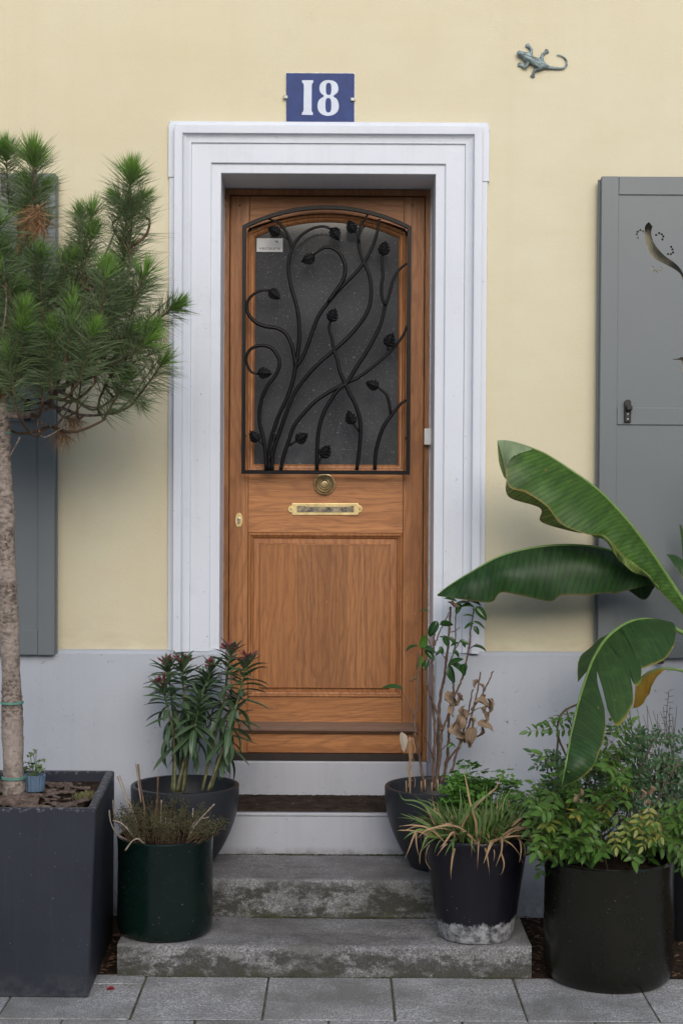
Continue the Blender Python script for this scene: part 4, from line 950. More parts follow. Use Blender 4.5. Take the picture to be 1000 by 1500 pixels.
# needle shoots: (tip x, tip y, length px, lean px, depth, kind)
M['ndk'] = m_leaf('dark_pine_needle', (0.095, 0.150, 0.062), (0.160, 0.215, 0.100), rough=.5, trans=.25)
M['nbr'] = m_leaf('fresh_pine_needle', (0.11, 0.24, 0.035), (0.18, 0.33, 0.06), rough=.45, trans=.28)
M['ndry'] = m_leaf('dry_pine_needle', (0.30, 0.17, 0.08), (0.20, 0.11, 0.06), rough=.7, trans=.1)
def shoot_mesh(seed, L, dens, bright, droop=0.0, dry=False, spread=(55, 92), nl=.098):
    r = random.Random(seed); mb = MB()
    bend = Vector((r.uniform(-.15, .15), 0, r.uniform(-.15, .15)))
    ax = lambda t: Vector((bend.x*t*t*L, t*L, bend.z*t*t*L))
    mb.tube([ax(i/6) for i in range(7)], (lambda t: .0036*(1-.45*t)), 6, mi=2)
    def needle(o, d, ln, wd, mi, sag):
        s_ = d.cross(Vector((r.uniform(-1, 1), r.uniform(-1, 1), r.uniform(-1, 1)))).normalized()*wd
        m1 = o+d*ln*.5+Vector((0, 0, -sag*ln*.25)); e = o+d*ln+Vector((0, 0, -sag*ln))
        mb.add([o-s_*.7, o+s_*.7, m1-s_, m1+s_, e], [(0, 1, 3, 2), (2, 3, 4)], mi)
    n = int(dens*L/.01)
    for i in range(n):
        t = r.random()**.9*.97; a = r.uniform(0, 6.283); sp_ = R(r.uniform(*spread))*(1-.30*t*t); f = Vector((math.cos(a)*math.sin(sp_), math.cos(sp_), math.sin(a)*math.sin(sp_)))
        for q in (-1, 1):
            d = (f+Vector((r.uniform(-.10, .10), r.uniform(-.1, .1), r.uniform(-.10, .10)))).normalized()
            needle(ax(t), d, nl*r.uniform(.7, 1.12), .0008, 2 if dry else 0, droop+r.uniform(-.02, .12))
    for i in range(bright):
        t = r.uniform(.86, 1.0); a = r.uniform(0, 6.283); sp_ = R(abs(r.gauss(0, 30))+3); sp_ = min(sp_, R(62))
        d = Vector((math.cos(a)*math.sin(sp_), math.cos(sp_), math.sin(a)*math.sin(sp_)))
        needle(ax(t), d, nl*r.uniform(.55, .85), .0011, 1, r.uniform(-.02, .05))
    me = me_from('needle_shoot', mb.v, mb.f, uvs=[(.3, .3)]*len(mb.v), mi=mb.m)
    for q in ((M['ndry'] if dry == 2 else M['ndk']), M['nbr'], M['ndry'] if dry else M['twig']): me.materials.append(q)
    return me
SM = [shoot_mesh(s, .17, 10+s, 90+40*s, .10, spread=(40, 98)) for s in range(4)]                 # lateral shoots with fresh tips
SB = [shoot_mesh(10+s, .20, 15, 420, .12, nl=.108) for s in range(2)]      # tall leaders
SD = [shoot_mesh(20+s, .16, 8, 16, .22, spread=(35, 100)) for s in range(4)]                # inner, dull
SR = shoot_mesh(30, .06, 14, 0, .5, dry=2, spread=(20, 110), nl=.075)
def near(p, k=1.0):
    best = None; bd = 9
    for q in LP:
        d = (q-p).length+max(0, q.z-p.z+.03)*4
        if d < bd: bd = d; best = q
    return best
def shoot(px, py, ang, d, me, s=1.0, twig=True, yl=0):
    "tip of the axis at a photo pixel, pointing ang degrees from the vertical towards the right"
    a = R(ang); v = Vector((math.sin(a), yl, math.cos(a))).normalized(); L = .17*s; tip = at(px, py, TY+d)-v*.022
    base = tip-v*L; put('needle_shoot', me, base, v, pine, s, roll=rn.uniform(0, 6.28), up=Vector((0, -1, .2)))
    if twig:
        q = near(base); ln = (q-base).length
        if ln > .01:
            m1 = base-v*ln*.28; pts = crom([tuple(q), tuple(q.lerp(m1, .55)), tuple(base), tuple(base+v*.02)], 9)
            tube('twig', pts, lambda t: .0052-.0022*t, M['twig'], pine, sides=6)
for (x, y, a, d, b, s) in [(50,238,4,-.02,1,1.15),(66,262,32,0,0,.8),(30,262,-35,0,0,.8),(8,228,-8,.05,1,.95),(192,262,3,-.05,1,1.05),(214,278,44,-.03,0,.75),(168,276,-46,-.05,0,.75),(196,290,2,-.05,3,1.2),(50,290,2,0,3,1.2),
  (128,300,6,-.05,0,.95),(109,308,-12,0,0,.8),(140,330,14,-.08,0,.9),(188,352,10,-.03,0,1.05),(162,388,-3,-.14,0,1.1),(212,392,14,-.10,0,1.15),(113,372,35,-.1,0,.85),(54,366,-2,-.18,0,1.15),(8,355,-10,-.1,0,1.1),
  (138,398,10,.05,0,.8),(18,410,0,-.22,0,.8),(98,442,2,-.22,0,.9),(68,475,-3,-.25,0,1.0),(262,440,48,.02,0,.95),(222,478,40,-.05,0,1.05),(14,510,-4,-.3,0,1.0),(8,480,-12,-.2,0,.8),(128,520,14,-.15,0,.8),
  (248,525,40,.05,0,1.0),(196,548,30,-.06,0,.9),(222,592,112,.08,3,.8),(150,470,10,-.2,3,1.0),(245,500,60,.1,3,.9)]:
    me = SB[rn.randrange(2)] if b == 1 else (SD[rn.randrange(4)] if b == 3 else SM[rn.randrange(4)])
    shoot(x, y, a+rn.uniform(-4, 4), d, me, s*1.04)
for _ in range(98):      # the rest of the crown
    for _t in range(60):
        x = rn.uniform(-230, 232); y = rn.uniform(285, 545)
        e = ((x-0)/245)**2+((y-470)/215)**2
        lim = 300 if x < 60 else (330 if x < 150 else 345)
        if e < 1 and y > lim and not (x > 60 and y > 545+(.10*x)) and not (x > 40 and y > 505) and not (20 < x < 110 and y > 550): break
    d = rn.uniform(-.34, .30)*(1-.3*abs(x)/240)
    ang = (x/240)*42*(1.25 if y > 450 else .7)+rn.uniform(-16, 16)
    me = SD[rn.randrange(4)] if rn.random() < .62 else SM[rn.randrange(4)]
    shoot(x, y, ang, d, me, rn.uniform(.85, 1.15), yl=d*.7)
for (x, y, ang, s) in ((55, 300, 165, 1.2), (50, 305, 205, 1.1), (82, 628, 120, .8), (95, 612, 100, .8)):
    p = at(x, y, TY-.14 if y < 400 else TY+.05); a = R(ang); put('needle_shoot', SR, p, Vector((math.sin(a), -.1, math.cos(a))), pine, s)
# trailing bare twigs under the crown
for l in ([(60,600,-.02),(55,615,-.02),(62,640,-.02),(80,634,-.02),(98,622,.0)], [(75,585,.03),(92,610,.03),(110,604,.04),(130,580,.04)], [(85,605,.02),(105,588,0),(140,597,0),(170,585,.02)], [(70,596,.0),(45,570,.02),(30,560,.02)], [(30,640,-.04),(25,650,-.04),(15,668,-.04)]):
    tube('twig', crom([tuple(at(x, y, TY+d)) for x, y, d in l], 14), lambda t: .004-.002*t, M['branch'], pine, sides=6)
# small ribbed pot with a sprout, standing on the bark
bp = at(50, 1150, TY+.055); bz = zr-.022
bt = empty('small_pot', (bp.x, bp.y, bz), 'small pale blue ribbed pot beside the pine trunk', 'flower pot')
lathe('pot', [(.01, bz+.038), (.030, bz+.038), (.032, bz+.052), (.035, bz+.054), (.038, bz+.052), (.036, bz+.02), (.033, bz+.001)], bp.x, bp.y, M['bluepot'], bt, 120, rib=lambda a: 1+.035*math.cos(a*20))
M['sprout'] = m_leaf('sprout_leaf', (0.09, 0.15, 0.06), (0.14, 0.20, 0.09), rib=(0.2, 0.26, 0.12), rough=.6)
sp_ = empty('seedling', (bp.x, bp.y, bz+.038), 'small seedling with pale lobed leaves in the little blue pot', 'plant')
lm = leafm('leaf', .032, .034, 6, lambda t: max(.1, math.sin(math.pi*t**.7)*(1+.25*math.sin(t*18))), .25, .5, M['sprout'])
for i in range(15):
    a = rn.uniform(0, 6.28); e_ = Vector((bp.x+rn.uniform(-.045, .035), bp.y+rn.uniform(-.03, .03), bz+.06+rn.uniform(0, .045))); o_ = Vector((bp.x+rn.uniform(-.01, .01), bp.y, bz+.03))
    if i < 3: e_ = Vector((bp.x-.012+.01*i, bp.y, bz+.115+.01*i))
    tube('stem', crom([tuple(o_), tuple(o_.lerp(e_, .5)+Vector((0, 0, .012))), tuple(e_)], 6), .0013, M['sprout'], sp_, sides=5)
    put('leaf', lm, e_, polar(a, rn.uniform(-.3, .7)), sp_, rn.uniform(.5, .95))
# dry moss tuft in the planter corner
mb = MB()
for _ in range(260):
    o_ = Vector((fr.x-.085+rn.gauss(0, .014), pf+.33+rn.gauss(0, .02), zr-.035)); d = polar(rn.uniform(0, 6.28), rn.uniform(.3, 1.4))*rn.uniform(.01, .03); s_ = Vector((rn.uniform(-1, 1), rn.uniform(-1, 1), 0))*.0016
    mb.add([o_-s_, o_+s_, o_+d+s_, o_+d-s_], [(0, 1, 2, 3)])
M['dmoss'] = m_leaf('dry_moss', (0.16, 0.16, 0.07), (0.24, 0.22, 0.11), rough=.9)
mo = mb.build('moss_tuft', M['dmoss']); tag(mo, 'small tuft of yellowish moss in the corner of the square planter', 'moss', kind='stuff')
# ================================================================== OLEANDER
rn = random.Random(5)
def zo4(x, y, d): return at(180+x/4.167, 920+y/4.167, BLY+d)
M['olea'] = m_leaf('oleander_leaf', (0.050, 0.098, 0.046), (0.085, 0.140, 0.066), rib=(0.16, 0.20, 0.13), rough=.35, ribw=.08)
M['olst'] = m_simple('oleander_stem', (0.13, 0.14, 0.06), 0.6, 0, 0.3, 50, 0.2, col2=(0.07, 0.06, 0.035))
M['olgr'] = m_simple('oleander_shoot', (0.07, 0.12, 0.03), 0.5, 0, 0.2, 50, 0.1)
M['bud'] = m_simple('dark_red_bud', (0.15, 0.018, 0.032), 0.5, 0, 0.4, 90, 0.1, col2=(0.07, 0.01, 0.02))
ole = empty('oleander', (BLX, BLY, zu+.22), 'oleander with narrow leaves and dark red buds in the left bowl', 'shrub')
OL = [leafm('leaf', .118, .0235, 10, lance, .22, dr_a, M['olea'], twist=tw) for dr_a, tw in ((.35, 0), (.8, .3), (1.3, -.3), (.1, .2))]
stl = [[(300,1000,.02),(312,850,.02),(320,700,.02),(300,450,.02),(280,300,.02),(272,250,.02)], [(330,1000,-.03),(365,850,-.03),(400,680,-.03),(375,420,-.03),(365,300,-.03),(366,225,-.03)],
 [(312,1000,-.05),(318,800,-.05),(300,600,-.07),(265,450,-.08),(245,360,-.08)], [(372,990,.03),(400,760,.03),(430,600,.03),(470,450,.03),(510,350,.03),(538,255,.03)],
 [(345,1000,.06),(360,800,.06),(400,600,.08),(430,480,.08),(500,400,.08),(508,330,.08)], [(485,990,.0),(530,800,.0),(580,600,0),(620,420,0),(640,260,0),(658,150,0)],
 [(520,995,-.03),(570,850,-.03),(640,650,-.05),(690,480,-.05),(735,320,-.05),(757,215,-.05)], [(535,990,.04),(600,800,.04),(640,700,.05),(670,560,.06),(680,440,.06)], [(365,1000,0),(390,800,-.02),(430,650,-.06),(450,560,-.08),(470,440,-.09)]]
for k, s in enumerate(stl):
    pts = [Vector(p) for p in crom([tuple(zo4(*p)) for p in s], 30)]
    tube('stem', pts[:21], lambda t: .0058-.0018*t, M['olst'], ole, sides=8); tube('stem', pts[20:], lambda t: .0040-.0018*t, M['olgr'], ole, sides=7)
    i = 11 if k not in (2, 4, 8) else 13; a0 = rn.uniform(0, 6)
    while i < 30:
        t = (i-11)/18; ax = (pts[min(i+1, 29)]-pts[i-1]).normalized()
        for w_ in range(3):
            a = a0+w_*2.094+rn.uniform(-.3, .3); el = -.75+1.75*t**1.1+rn.uniform(-.22, .22)
            d = polar(a, el); me = OL[2 if t < .35 and rn.random() < .5 else rn.choice((0, 1, 3))]
            if pts[i].y+d.y*.11 > -.04: d.y *= .2
            put('leaf', me, pts[i], d, ole, (1.05-.45*t**2)*rn.uniform(.8, 1.12), roll=rn.uniform(-.3, .3))
        a0 += 1.05; i += 2 if t < .45 else 1
    if k in (4, 7, 8, 2) and k != 2: continue
    tip = pts[-1]
    fl = MB()
    for q in range(15 if k in (0, 1, 5) else 9):
        v = polar(rn.uniform(0, 6.28), rn.uniform(.1, 1.5)); o_ = tip+Vector((0,0,.012))+v*rn.uniform(.006, .028); ln = rn.uniform(.013, .024)
        fl.tube([tip-Vector((0, 0, .008)), o_], .0009, 5); fl.tube([o_, o_+v*ln*.4, o_+v*ln*.75, o_+v*ln], (lambda t: (.0024, .0042, .0036, .0008)[min(3, int(t*3.01))]), 6)
    fl.build('flower_buds', M['bud'], ole)
# dry leaf and bits in the bowl
M['dry'] = m_leaf('dry_leaf', (0.17, 0.115, 0.070), (0.31, 0.225, 0.15), rib=(0.13, 0.09, 0.06), rough=.8, trans=.1)
M['straw'] = m_leaf('straw_blade', (0.34, 0.22, 0.12), (0.50, 0.34, 0.20), rib=(0.25, 0.15, 0.08), rough=.7, trans=.15)
DL = [leafm('leaf', .05, .030, 7, oval, .5, dd, M['dry'], wave=.25, seed=sd, twist=tw, across=2) for dd, sd, tw in ((1.2, 1, .8), (1.9, 2, -1), (.6, 3, 1.2), (2.4, 4, .4))]

# ================================================================== DRY UNDERSHRUB IN THE GREEN POT
thy = empty('thyme_plant', (GX, GYc, zg-.02), 'half dry small leaved thyme with bare grey twigs in the green pot', 'plant')
M['thy'] = m_leaf('thyme_leaf', (0.070, 0.078, 0.030), (0.125, 0.115, 0.060), rough=.7, trans=.15)
M['deadtw'] = m_bark('dead_twig', (0.32, 0.26, 0.21), (0.40, 0.34, 0.28), (0.12, 0.085, 0.06), 150, bd=.001)
M['brtw'] = m_bark('brown_twig', (0.15, 0.09, 0.055), (0.20, 0.13, 0.085), (0.06, 0.035, 0.02), 150, bd=.001)
def tg(x, y, d=0): return at(160+x/5, 1110+y/5, GYc+d)
for l, r_ in (([(62,135,.02),(120,300,.01),(200,520,0)], .0048), ([(78,128,.03),(140,300,.02),(215,510,0)], .0040), ([(212,48,.03),(230,200,.02),(255,340,.01),(262,470,0)], .0058), ([(197,42,.06),(215,190,.05),(235,330,.04)], .0042), ([(358,140,.0),(352,300,.0),(335,460,0)], .0056), ([(384,310,-.06),(380,420,-.06),(378,500,-.04)], .0042),
  ([(772,338,-.03),(690,425,-.04),(620,510,-.04),(575,600,-.03)], .0045), ([(730,435,.0),(640,460,0),(600,520,0)], .0035), ([(0,385,-.05),(15,480,-.06),(60,560,-.06),(150,610,-.05)], .0048), ([(30,460,-.10),(90,480,-.11),(150,540,-.11),(190,600,-.10)], .0050), ([(28,310,.0),(35,400,0),(60,480,0)], .004), ([(118,680,-.17),(170,610,-.172),(215,595,-.165),(260,632,-.14)], .0050), ([(615,370,.0),(612,440,0)], .004), ([(415,440,-.1),(418,510,-.1)], .004)):
    tube('twig', crom([tuple(tg(*p)) for p in l], 12), (lambda t, r_=r_: r_*.62*(.85+.15*math.cos(t*9))), M['deadtw'] if l[0][0] not in (212, 358) else M['brtw'], thy, sides=7)
mb = MB(); lf = MB()
for k in range(150):
    a = rn.uniform(0, 6.28); q = .135*math.sqrt(rn.random()); o_ = Vector((GX+q*math.cos(a), GYc+q*math.sin(a), zg-.015)); out_ = Vector((math.cos(a), math.sin(a), 0))*(q/.135)
    h = rn.uniform(.05, .115)*(1.0 if o_.x < GX+.06 else .9); lean = rn.uniform(.1, .7)
    if k < 22: o_ = Vector((GX+.10+rn.uniform(-.03, .04), GYc-.08+rn.uniform(-.05, .07), zg-.005)); out_ = Vector((rn.uniform(.5, 1.1), -.3, 0)); lean = 1.3; h = rn.uniform(.03, .07)
    e = o_+out_*lean*.07+Vector((rn.uniform(-.02, .02), rn.uniform(-.02, .02), h)); m_ = o_.lerp(e, .5)+out_*.01+Vector((0, 0, .015))
    P = [Vector(p) for p in crom([tuple(o_), tuple(m_), tuple(e)], 12)]; mb.tube(P, lambda t: .0012-.0006*t, 4, mi=0)
    for p in P[2:]:
        for _ in range(5):
            v = polar(rn.uniform(0, 6.28), rn.uniform(-.4, 1.2)); b = p+v*rn.uniform(0, .011); s = rn.uniform(.0024, .0046); w_ = v.cross(Vector((rn.uniform(-1, 1), rn.uniform(-1, 1), rn.uniform(-1, 1)))).normalized()*s*.45
            lf.add([b, b+v*s+w_, b+v*s*2, b+v*s-w_], [(0, 1, 2, 3)])
tag(mb.build('fine_stems', M['brtw'], thy), kind='stuff')
o = lf.build('foliage', M['thy'], thy, smooth=False); tag(o, kind='stuff')

# ================================================================== CAMELLIA (bare stems)
cam_t = empty('camellia', (BRX, BRY, zu+.22), 'sparse camellia with bare stems, a few green leaves and withered brown ones', 'shrub')
def zc(x, y, d=0): return at(540+x/4.545, 860+y/4.545, BRY+d)
M['cst'] = m_bark('camellia_stem', (0.15, 0.095, 0.070), (0.20, 0.14, 0.105), (0.07, 0.045, 0.032), 120, bd=.001)
M['cgr'] = m_leaf('camellia_leaf', (0.012, 0.042, 0.012), (0.030, 0.085, 0.018), rib=(0.06, 0.12, 0.03), rough=.22, ribw=.05)
M['clt'] = m_leaf('camellia_young_leaf', (0.055, 0.16, 0.020), (0.09, 0.20, 0.03), rib=(0.12, 0.2, 0.05), rough=.3, edge=((0.20, 0.17, 0.05), .44, .1))
cst = [([(425,1355,0),(430,1150,0),(440,950,0),(425,800,.0),(425,600,.02),(422,480,.03),(432,380,.03),(436,270,.03)], .0058), ([(440,1350,-.02),(470,1150,-.02),(482,950,-.02),(460,850,-.02),(430,770,-.03),(385,650,-.05),(360,530,-.06)], .0055),
 ([(455,1300,.03),(462,950,.03),(472,750,.03),(500,600,.04),(520,450,.05),(537,250,.05),(545,130,.05)], .0058), ([(500,1290,.0),(520,1130,0),(532,1000,.0),(530,900,0),(545,780,0),(562,700,0),(560,615,0)], .0055),
 ([(475,770,.03),(500,620,.02),(545,480,.0),(600,365,-.01)], .0032), ([(485,960,-.02),(510,900,-.02),(545,800,-.02),(580,700,-.02),(625,600,-.02),(652,480,-.02),(668,380,-.02),(676,290,-.02),(700,140,-.02)], .0045),
 ([(545,1240,-.05),(590,1090,-.05),(650,960,-.05),(690,830,-.05),(718,700,-.05),(743,565,-.05)], .0042), ([(480,1300,-.03),(530,1150,-.03),(600,1050,-.04),(650,880,-.04),(692,680,-.04)], .0042), ([(680,820,-.05),(745,730,-.05),(790,640,-.05),(826,560,-.05)], .0036),
 ([(375,1360,-.04),(345,1180,-.04),(315,1020,-.05),(300,900,-.05),(320,760,-.05),(322,600,-.05),(340,430,-.05)], .0050), ([(300,865,-.05),(268,790,-.06),(222,690,-.07)], .0022), ([(425,1145,0),(400,1060,-.02),(370,1000,-.04),(310,960,-.06),(190,955,-.08)], .0020),
 ([(438,390,.03),(470,300,.03),(535,165,.03)], .0030), ([(560,440,.03),(575,370,.03),(578,150,.03)], .0030), ([(432,470,.02),(400,360,0),(385,330,-.01)], .0022), ([(510,480,.02),(490,450,.01),(472,430,0)], .0020), ([(668,410,-.02),(700,390,-.03),(720,375,-.03)], .002), ([(460,840,0),(420,760,-.02),(385,660,-.03)], .0035),
 ([(490,1080,-.01),(520,1050,-.02),(555,1030,-.03)], .002), ([(665,850,-.05),(720,810,-.06),(770,800,-.06)], .002), ([(545,300,.04),(575,290,.04),(605,268,.04)], .002)]
for l, r_ in cst:
    n = 6*len(l); P = [Vector(p)+Vector((rn.gauss(0, .0009), 0, 0)) for p in crom([tuple(zc(*p)) for p in l], n)]
    tube('stem', P, (lambda t, r_=r_, n=n: r_*(1-.38*t)*(1+.13*math.sin(t*n*1.7))), M['cst'], cam_t, sides=8)
for x, y, hh in ((350, 1300, 60), (375, 1290, 60), (420, 1310, 60), (460, 1290, 80), (480, 1320, 60), (275, 1290, 120), (250, 1300, 90)):   # cut canes
    tube('cut_cane', [zc(x, y+hh, -.05), zc(x-2, y-10, -.05)], .0024, M['straw'], cam_t, sides=7)
CG = [leafm('leaf', .062, .034, 8, oval, .22, dd, M['cgr'], seed=i, across=2) for i, dd in enumerate((.4, .9, .15))]
CY = leafm('leaf', .062, .036, 8, oval, .15, .4, M['clt'], seed=9, across=2)
for (x, y, ang, s, m_, rl) in ((400,165,160,.55,0,.3),(455,225,-120,.95,1,.9),(470,250,10,.8,0,-1.0),(345,410,70,.85,'y',-1.3),(330,395,172,.75,1,.2),(350,400,-10,.8,0,.5),(370,420,-40,.7,0,.9),(345,450,-100,.80,'y',1.2),(390,480,-110,.65,0,.8),(232,685,163,1.15,0,.3),
    (500,320,-70,.65,0,1.2),(530,335,-30,.6,1,.6),(470,395,-60,.45,1,.8),(480,420,-150,.4,1,.6),(600,360,0,.55,1,.8),(625,360,-70,.35,0,.8),(680,400,15,.85,1,.2),(535,520,-80,.95,0,1.0),(550,510,-20,.95,1,.5),(620,510,-80,.65,0,1.0),(640,505,-100,.6,0,.9),(530,520,30,.9,2,.8),
    (700,200,160,.6,0,.3),(705,160,-10,.75,1,.3),(700,240,-160,.6,0,.4),(690,230,-20,.75,0,.2),(710,130,-50,.9,0,.9),(705,140,150,.85,1,.4),(700,100,40,.8,0,.2),(610,110,-120,.6,1,.6),(680,110,170,.9,0,.2),(560,1045,-160,.35,'y',.8),(575,1070,120,.4,'y',.8),(510,345,150,.4,0,.5),(555,420,-30,.55,1,.7),(545,395,40,.5,0,.7),(590,100,160,.8,2,.4),(650,95,10,.8,1,.4),(520,100,-10,.5,1,.2),(700,260,-60,.5,0,.9)):
    a = R(ang); v = Vector((math.cos(a), -.35+rn.uniform(-.2, .2), math.sin(a)))
    put('leaf', CY if m_ == 'y' else CG[m_], zc(x, y, -.03), v, cam_t, s*1.12, roll=rl*(1 if math.cos(a) > 0 else -1))
for (x, y, ang, s) in ((520,690,-70,1.3),(560,690,-100,1.4),(500,750,-20,.9),(740,625,190,.9),(725,650,20,.8),(575,780,-120,1.1),(640,790,200,1.2),(610,810,-60,1.1),(700,760,0,1.5),(800,740,-80,1.4),(780,740,-40,1.2),(770,820,-80,1.2),(670,860,-50,1.0),(620,840,-110,1.9),(590,880,-90,1.9),(720,900,-20,1.6),(700,930,-110,1.8),(660,900,-160,1.0),(610,1020,-10,1.1),(580,1010,10,.9),(740,920,-40,1.2),(600,720,-80,.9),(790,790,-140,.9),(640,960,-100,1.1)):
    a = R(ang); put('leaf', DL[rn.randrange(4)], zc(x, y, -.05+rn.uniform(-.02, .02)), Vector((math.cos(a), -.4, math.sin(a))), cam_t, s*.88, roll=rn.uniform(-1, 1))
for (x, y) in ((285, 620), (305, 605), (385, 650), (598, 712), (612, 725), (570, 115), (555, 100), (583, 125), (480, 945), (765, 722)):
    p = zc(x, y, -.05); lathe('dead_bud', [(.0005, p.z+.006), (.005, p.z+.004), (.0068, p.z), (.005, p.z-.005), (.0005, p.z-.007)], p.x, p.y, M['brtw'], cam_t, 8)
pale = m_leaf('bleached_leaf', (0.42, 0.36, 0.28), (0.46, 0.40, 0.33), rib=(0.35, 0.28, 0.2), rough=.8, trans=.1)
pl_ = leafm('leaf', .070, .046, 8, oval, .12, .25, pale, wave=.05, seed=3, across=2)
put('leaf', pl_, zc(215, 965, -.075), Vector((.25, -.15, -1)), cam_t, .46/.46, roll=-.5, up=Vector((.3, -1, .2)))
for k in range(9):       # dry aerial roots
    x = rn.uniform(262, 292); P = [zc(x+rn.uniform(-8, 8), 1000, -.07)]+[zc(x+rn.uniform(-38, 38) if k > 5 else x+rn.uniform(-8, 8), yy, -.07+rn.uniform(-.01, .01)) for yy in (1080, 1150, 1210, 1270, 1335 if k < 8 else 1290)]
    tube('dry_root', crom([tuple(p) for p in P], 18),   .0008 if k > 2 else .0016, M['straw'], cam_t, sides=5)

# ================================================================== SEDGE AND HERB IN THE BLUE-BLACK POT
sed = empty('striped_sedge', (KX, KY, zk-.03), 'clump of green and white striped grass with dry tan blades in the tapered pot', 'plant')
M['sedge'] = m_leaf('striped_blade', (0.36, 0.42, 0.20), (0.28, 0.35, 0.15), rib=(0.085, 0.17, 0.04), rough=.45, trans=.2, ribw=.62)
M['sedge2'] = m_leaf('green_blade', (0.10, 0.19, 0.04), (0.16, 0.25, 0.06), rough=.45, trans=.2)
SG = [leafm('leaf', .20, .0105, 14, strap, .35, dd, mm, twist=tw) for dd, tw, mm in ((.3, .6, M['sedge']), (.8, -.5, M['sedge']), (1.7, .4, M['sedge']), (.3, -.6, M['sedge2']), (1.1, .5, M['sedge']))]
ST = [leafm('leaf', .20, .0095, 14, strap, .45, dd, M['straw'], twist=tw, wave=.15, seed=i) for i, (dd, tw) in enumerate(((1.0, 1.5), (2.2, -1.5), (2.9, 1.0), (.4, -2.0)))]
for k in range(270):
    a = rn.uniform(0, 6.28); q = .125*math.sqrt(rn.random()); o_ = Vector((KX+q*math.cos(a), KY+q*math.sin(a)*.8-.035, zk-.012)); dry = rn.random() < .27
    az = a+rn.uniform(-.5, .5); el = rn.uniform(.7, 1.5) if not dry else rn.uniform(.35, 1.25)
    if math.sin(az) > .3 and el < .9: el += .5
    me = ST[rn.randrange(4)] if dry else SG[rn.randrange(5)]
    put('leaf', me, o_, polar(az, el), sed, rn.uniform(.55, 1.0)*(1.0 if el < 1 else .85), roll=rn.uniform(-.5, .5))
for k in range(150):     # upright centre of the clump
    a = rn.uniform(0, 6.28); q = .115*math.sqrt(rn.random()); o_ = Vector((KX+q*math.cos(a), KY-.05+q*math.sin(a)*.6, zk-.012))
    put('leaf', SG[rn.choice((0, 0, 1, 3, 4))] if rn.random() > .14 else ST[3], o_, polar(a+rn.uniform(-.6, .6), rn.uniform(1.0, 1.5)), sed, rn.uniform(.45, .8), roll=rn.uniform(-1.2, 1.2), up=Vector((0, -1, .3)))
def tk(x, y, d): return at(580+x/4.762, 1110+y/4.762, KY+d)
def blade(name, l, w_, m, parent, seed=0):
    P = [Vector(p) for p in crom([tuple(tk(*p)) for p in l], 14)]; vs = []; uv = []; fs = []
    for i, p in enumerate(P):
        t = i/13; d = (P[min(i+1, 13)]-P[max(i-1, 0)]).normalized(); s_ = d.cross(Vector((0, -1, .5))).normalized(); ww = w_/2*max(.1, (1-t**2.5))*min(1, .5+t*4)
        n_ = s_.cross(d)*ww*.5
        vs += [p-s_*ww+n_, p, p+s_*ww+n_]; uv += [(0, t), (.5, t), (1, t)]
    for i in range(13):
        for k in (0, 1): a = i*3+k; fs.append((a, a+1, a+4, a+3))
    return link(name, me_from(name, vs, fs, uv), m, parent, smooth=True)
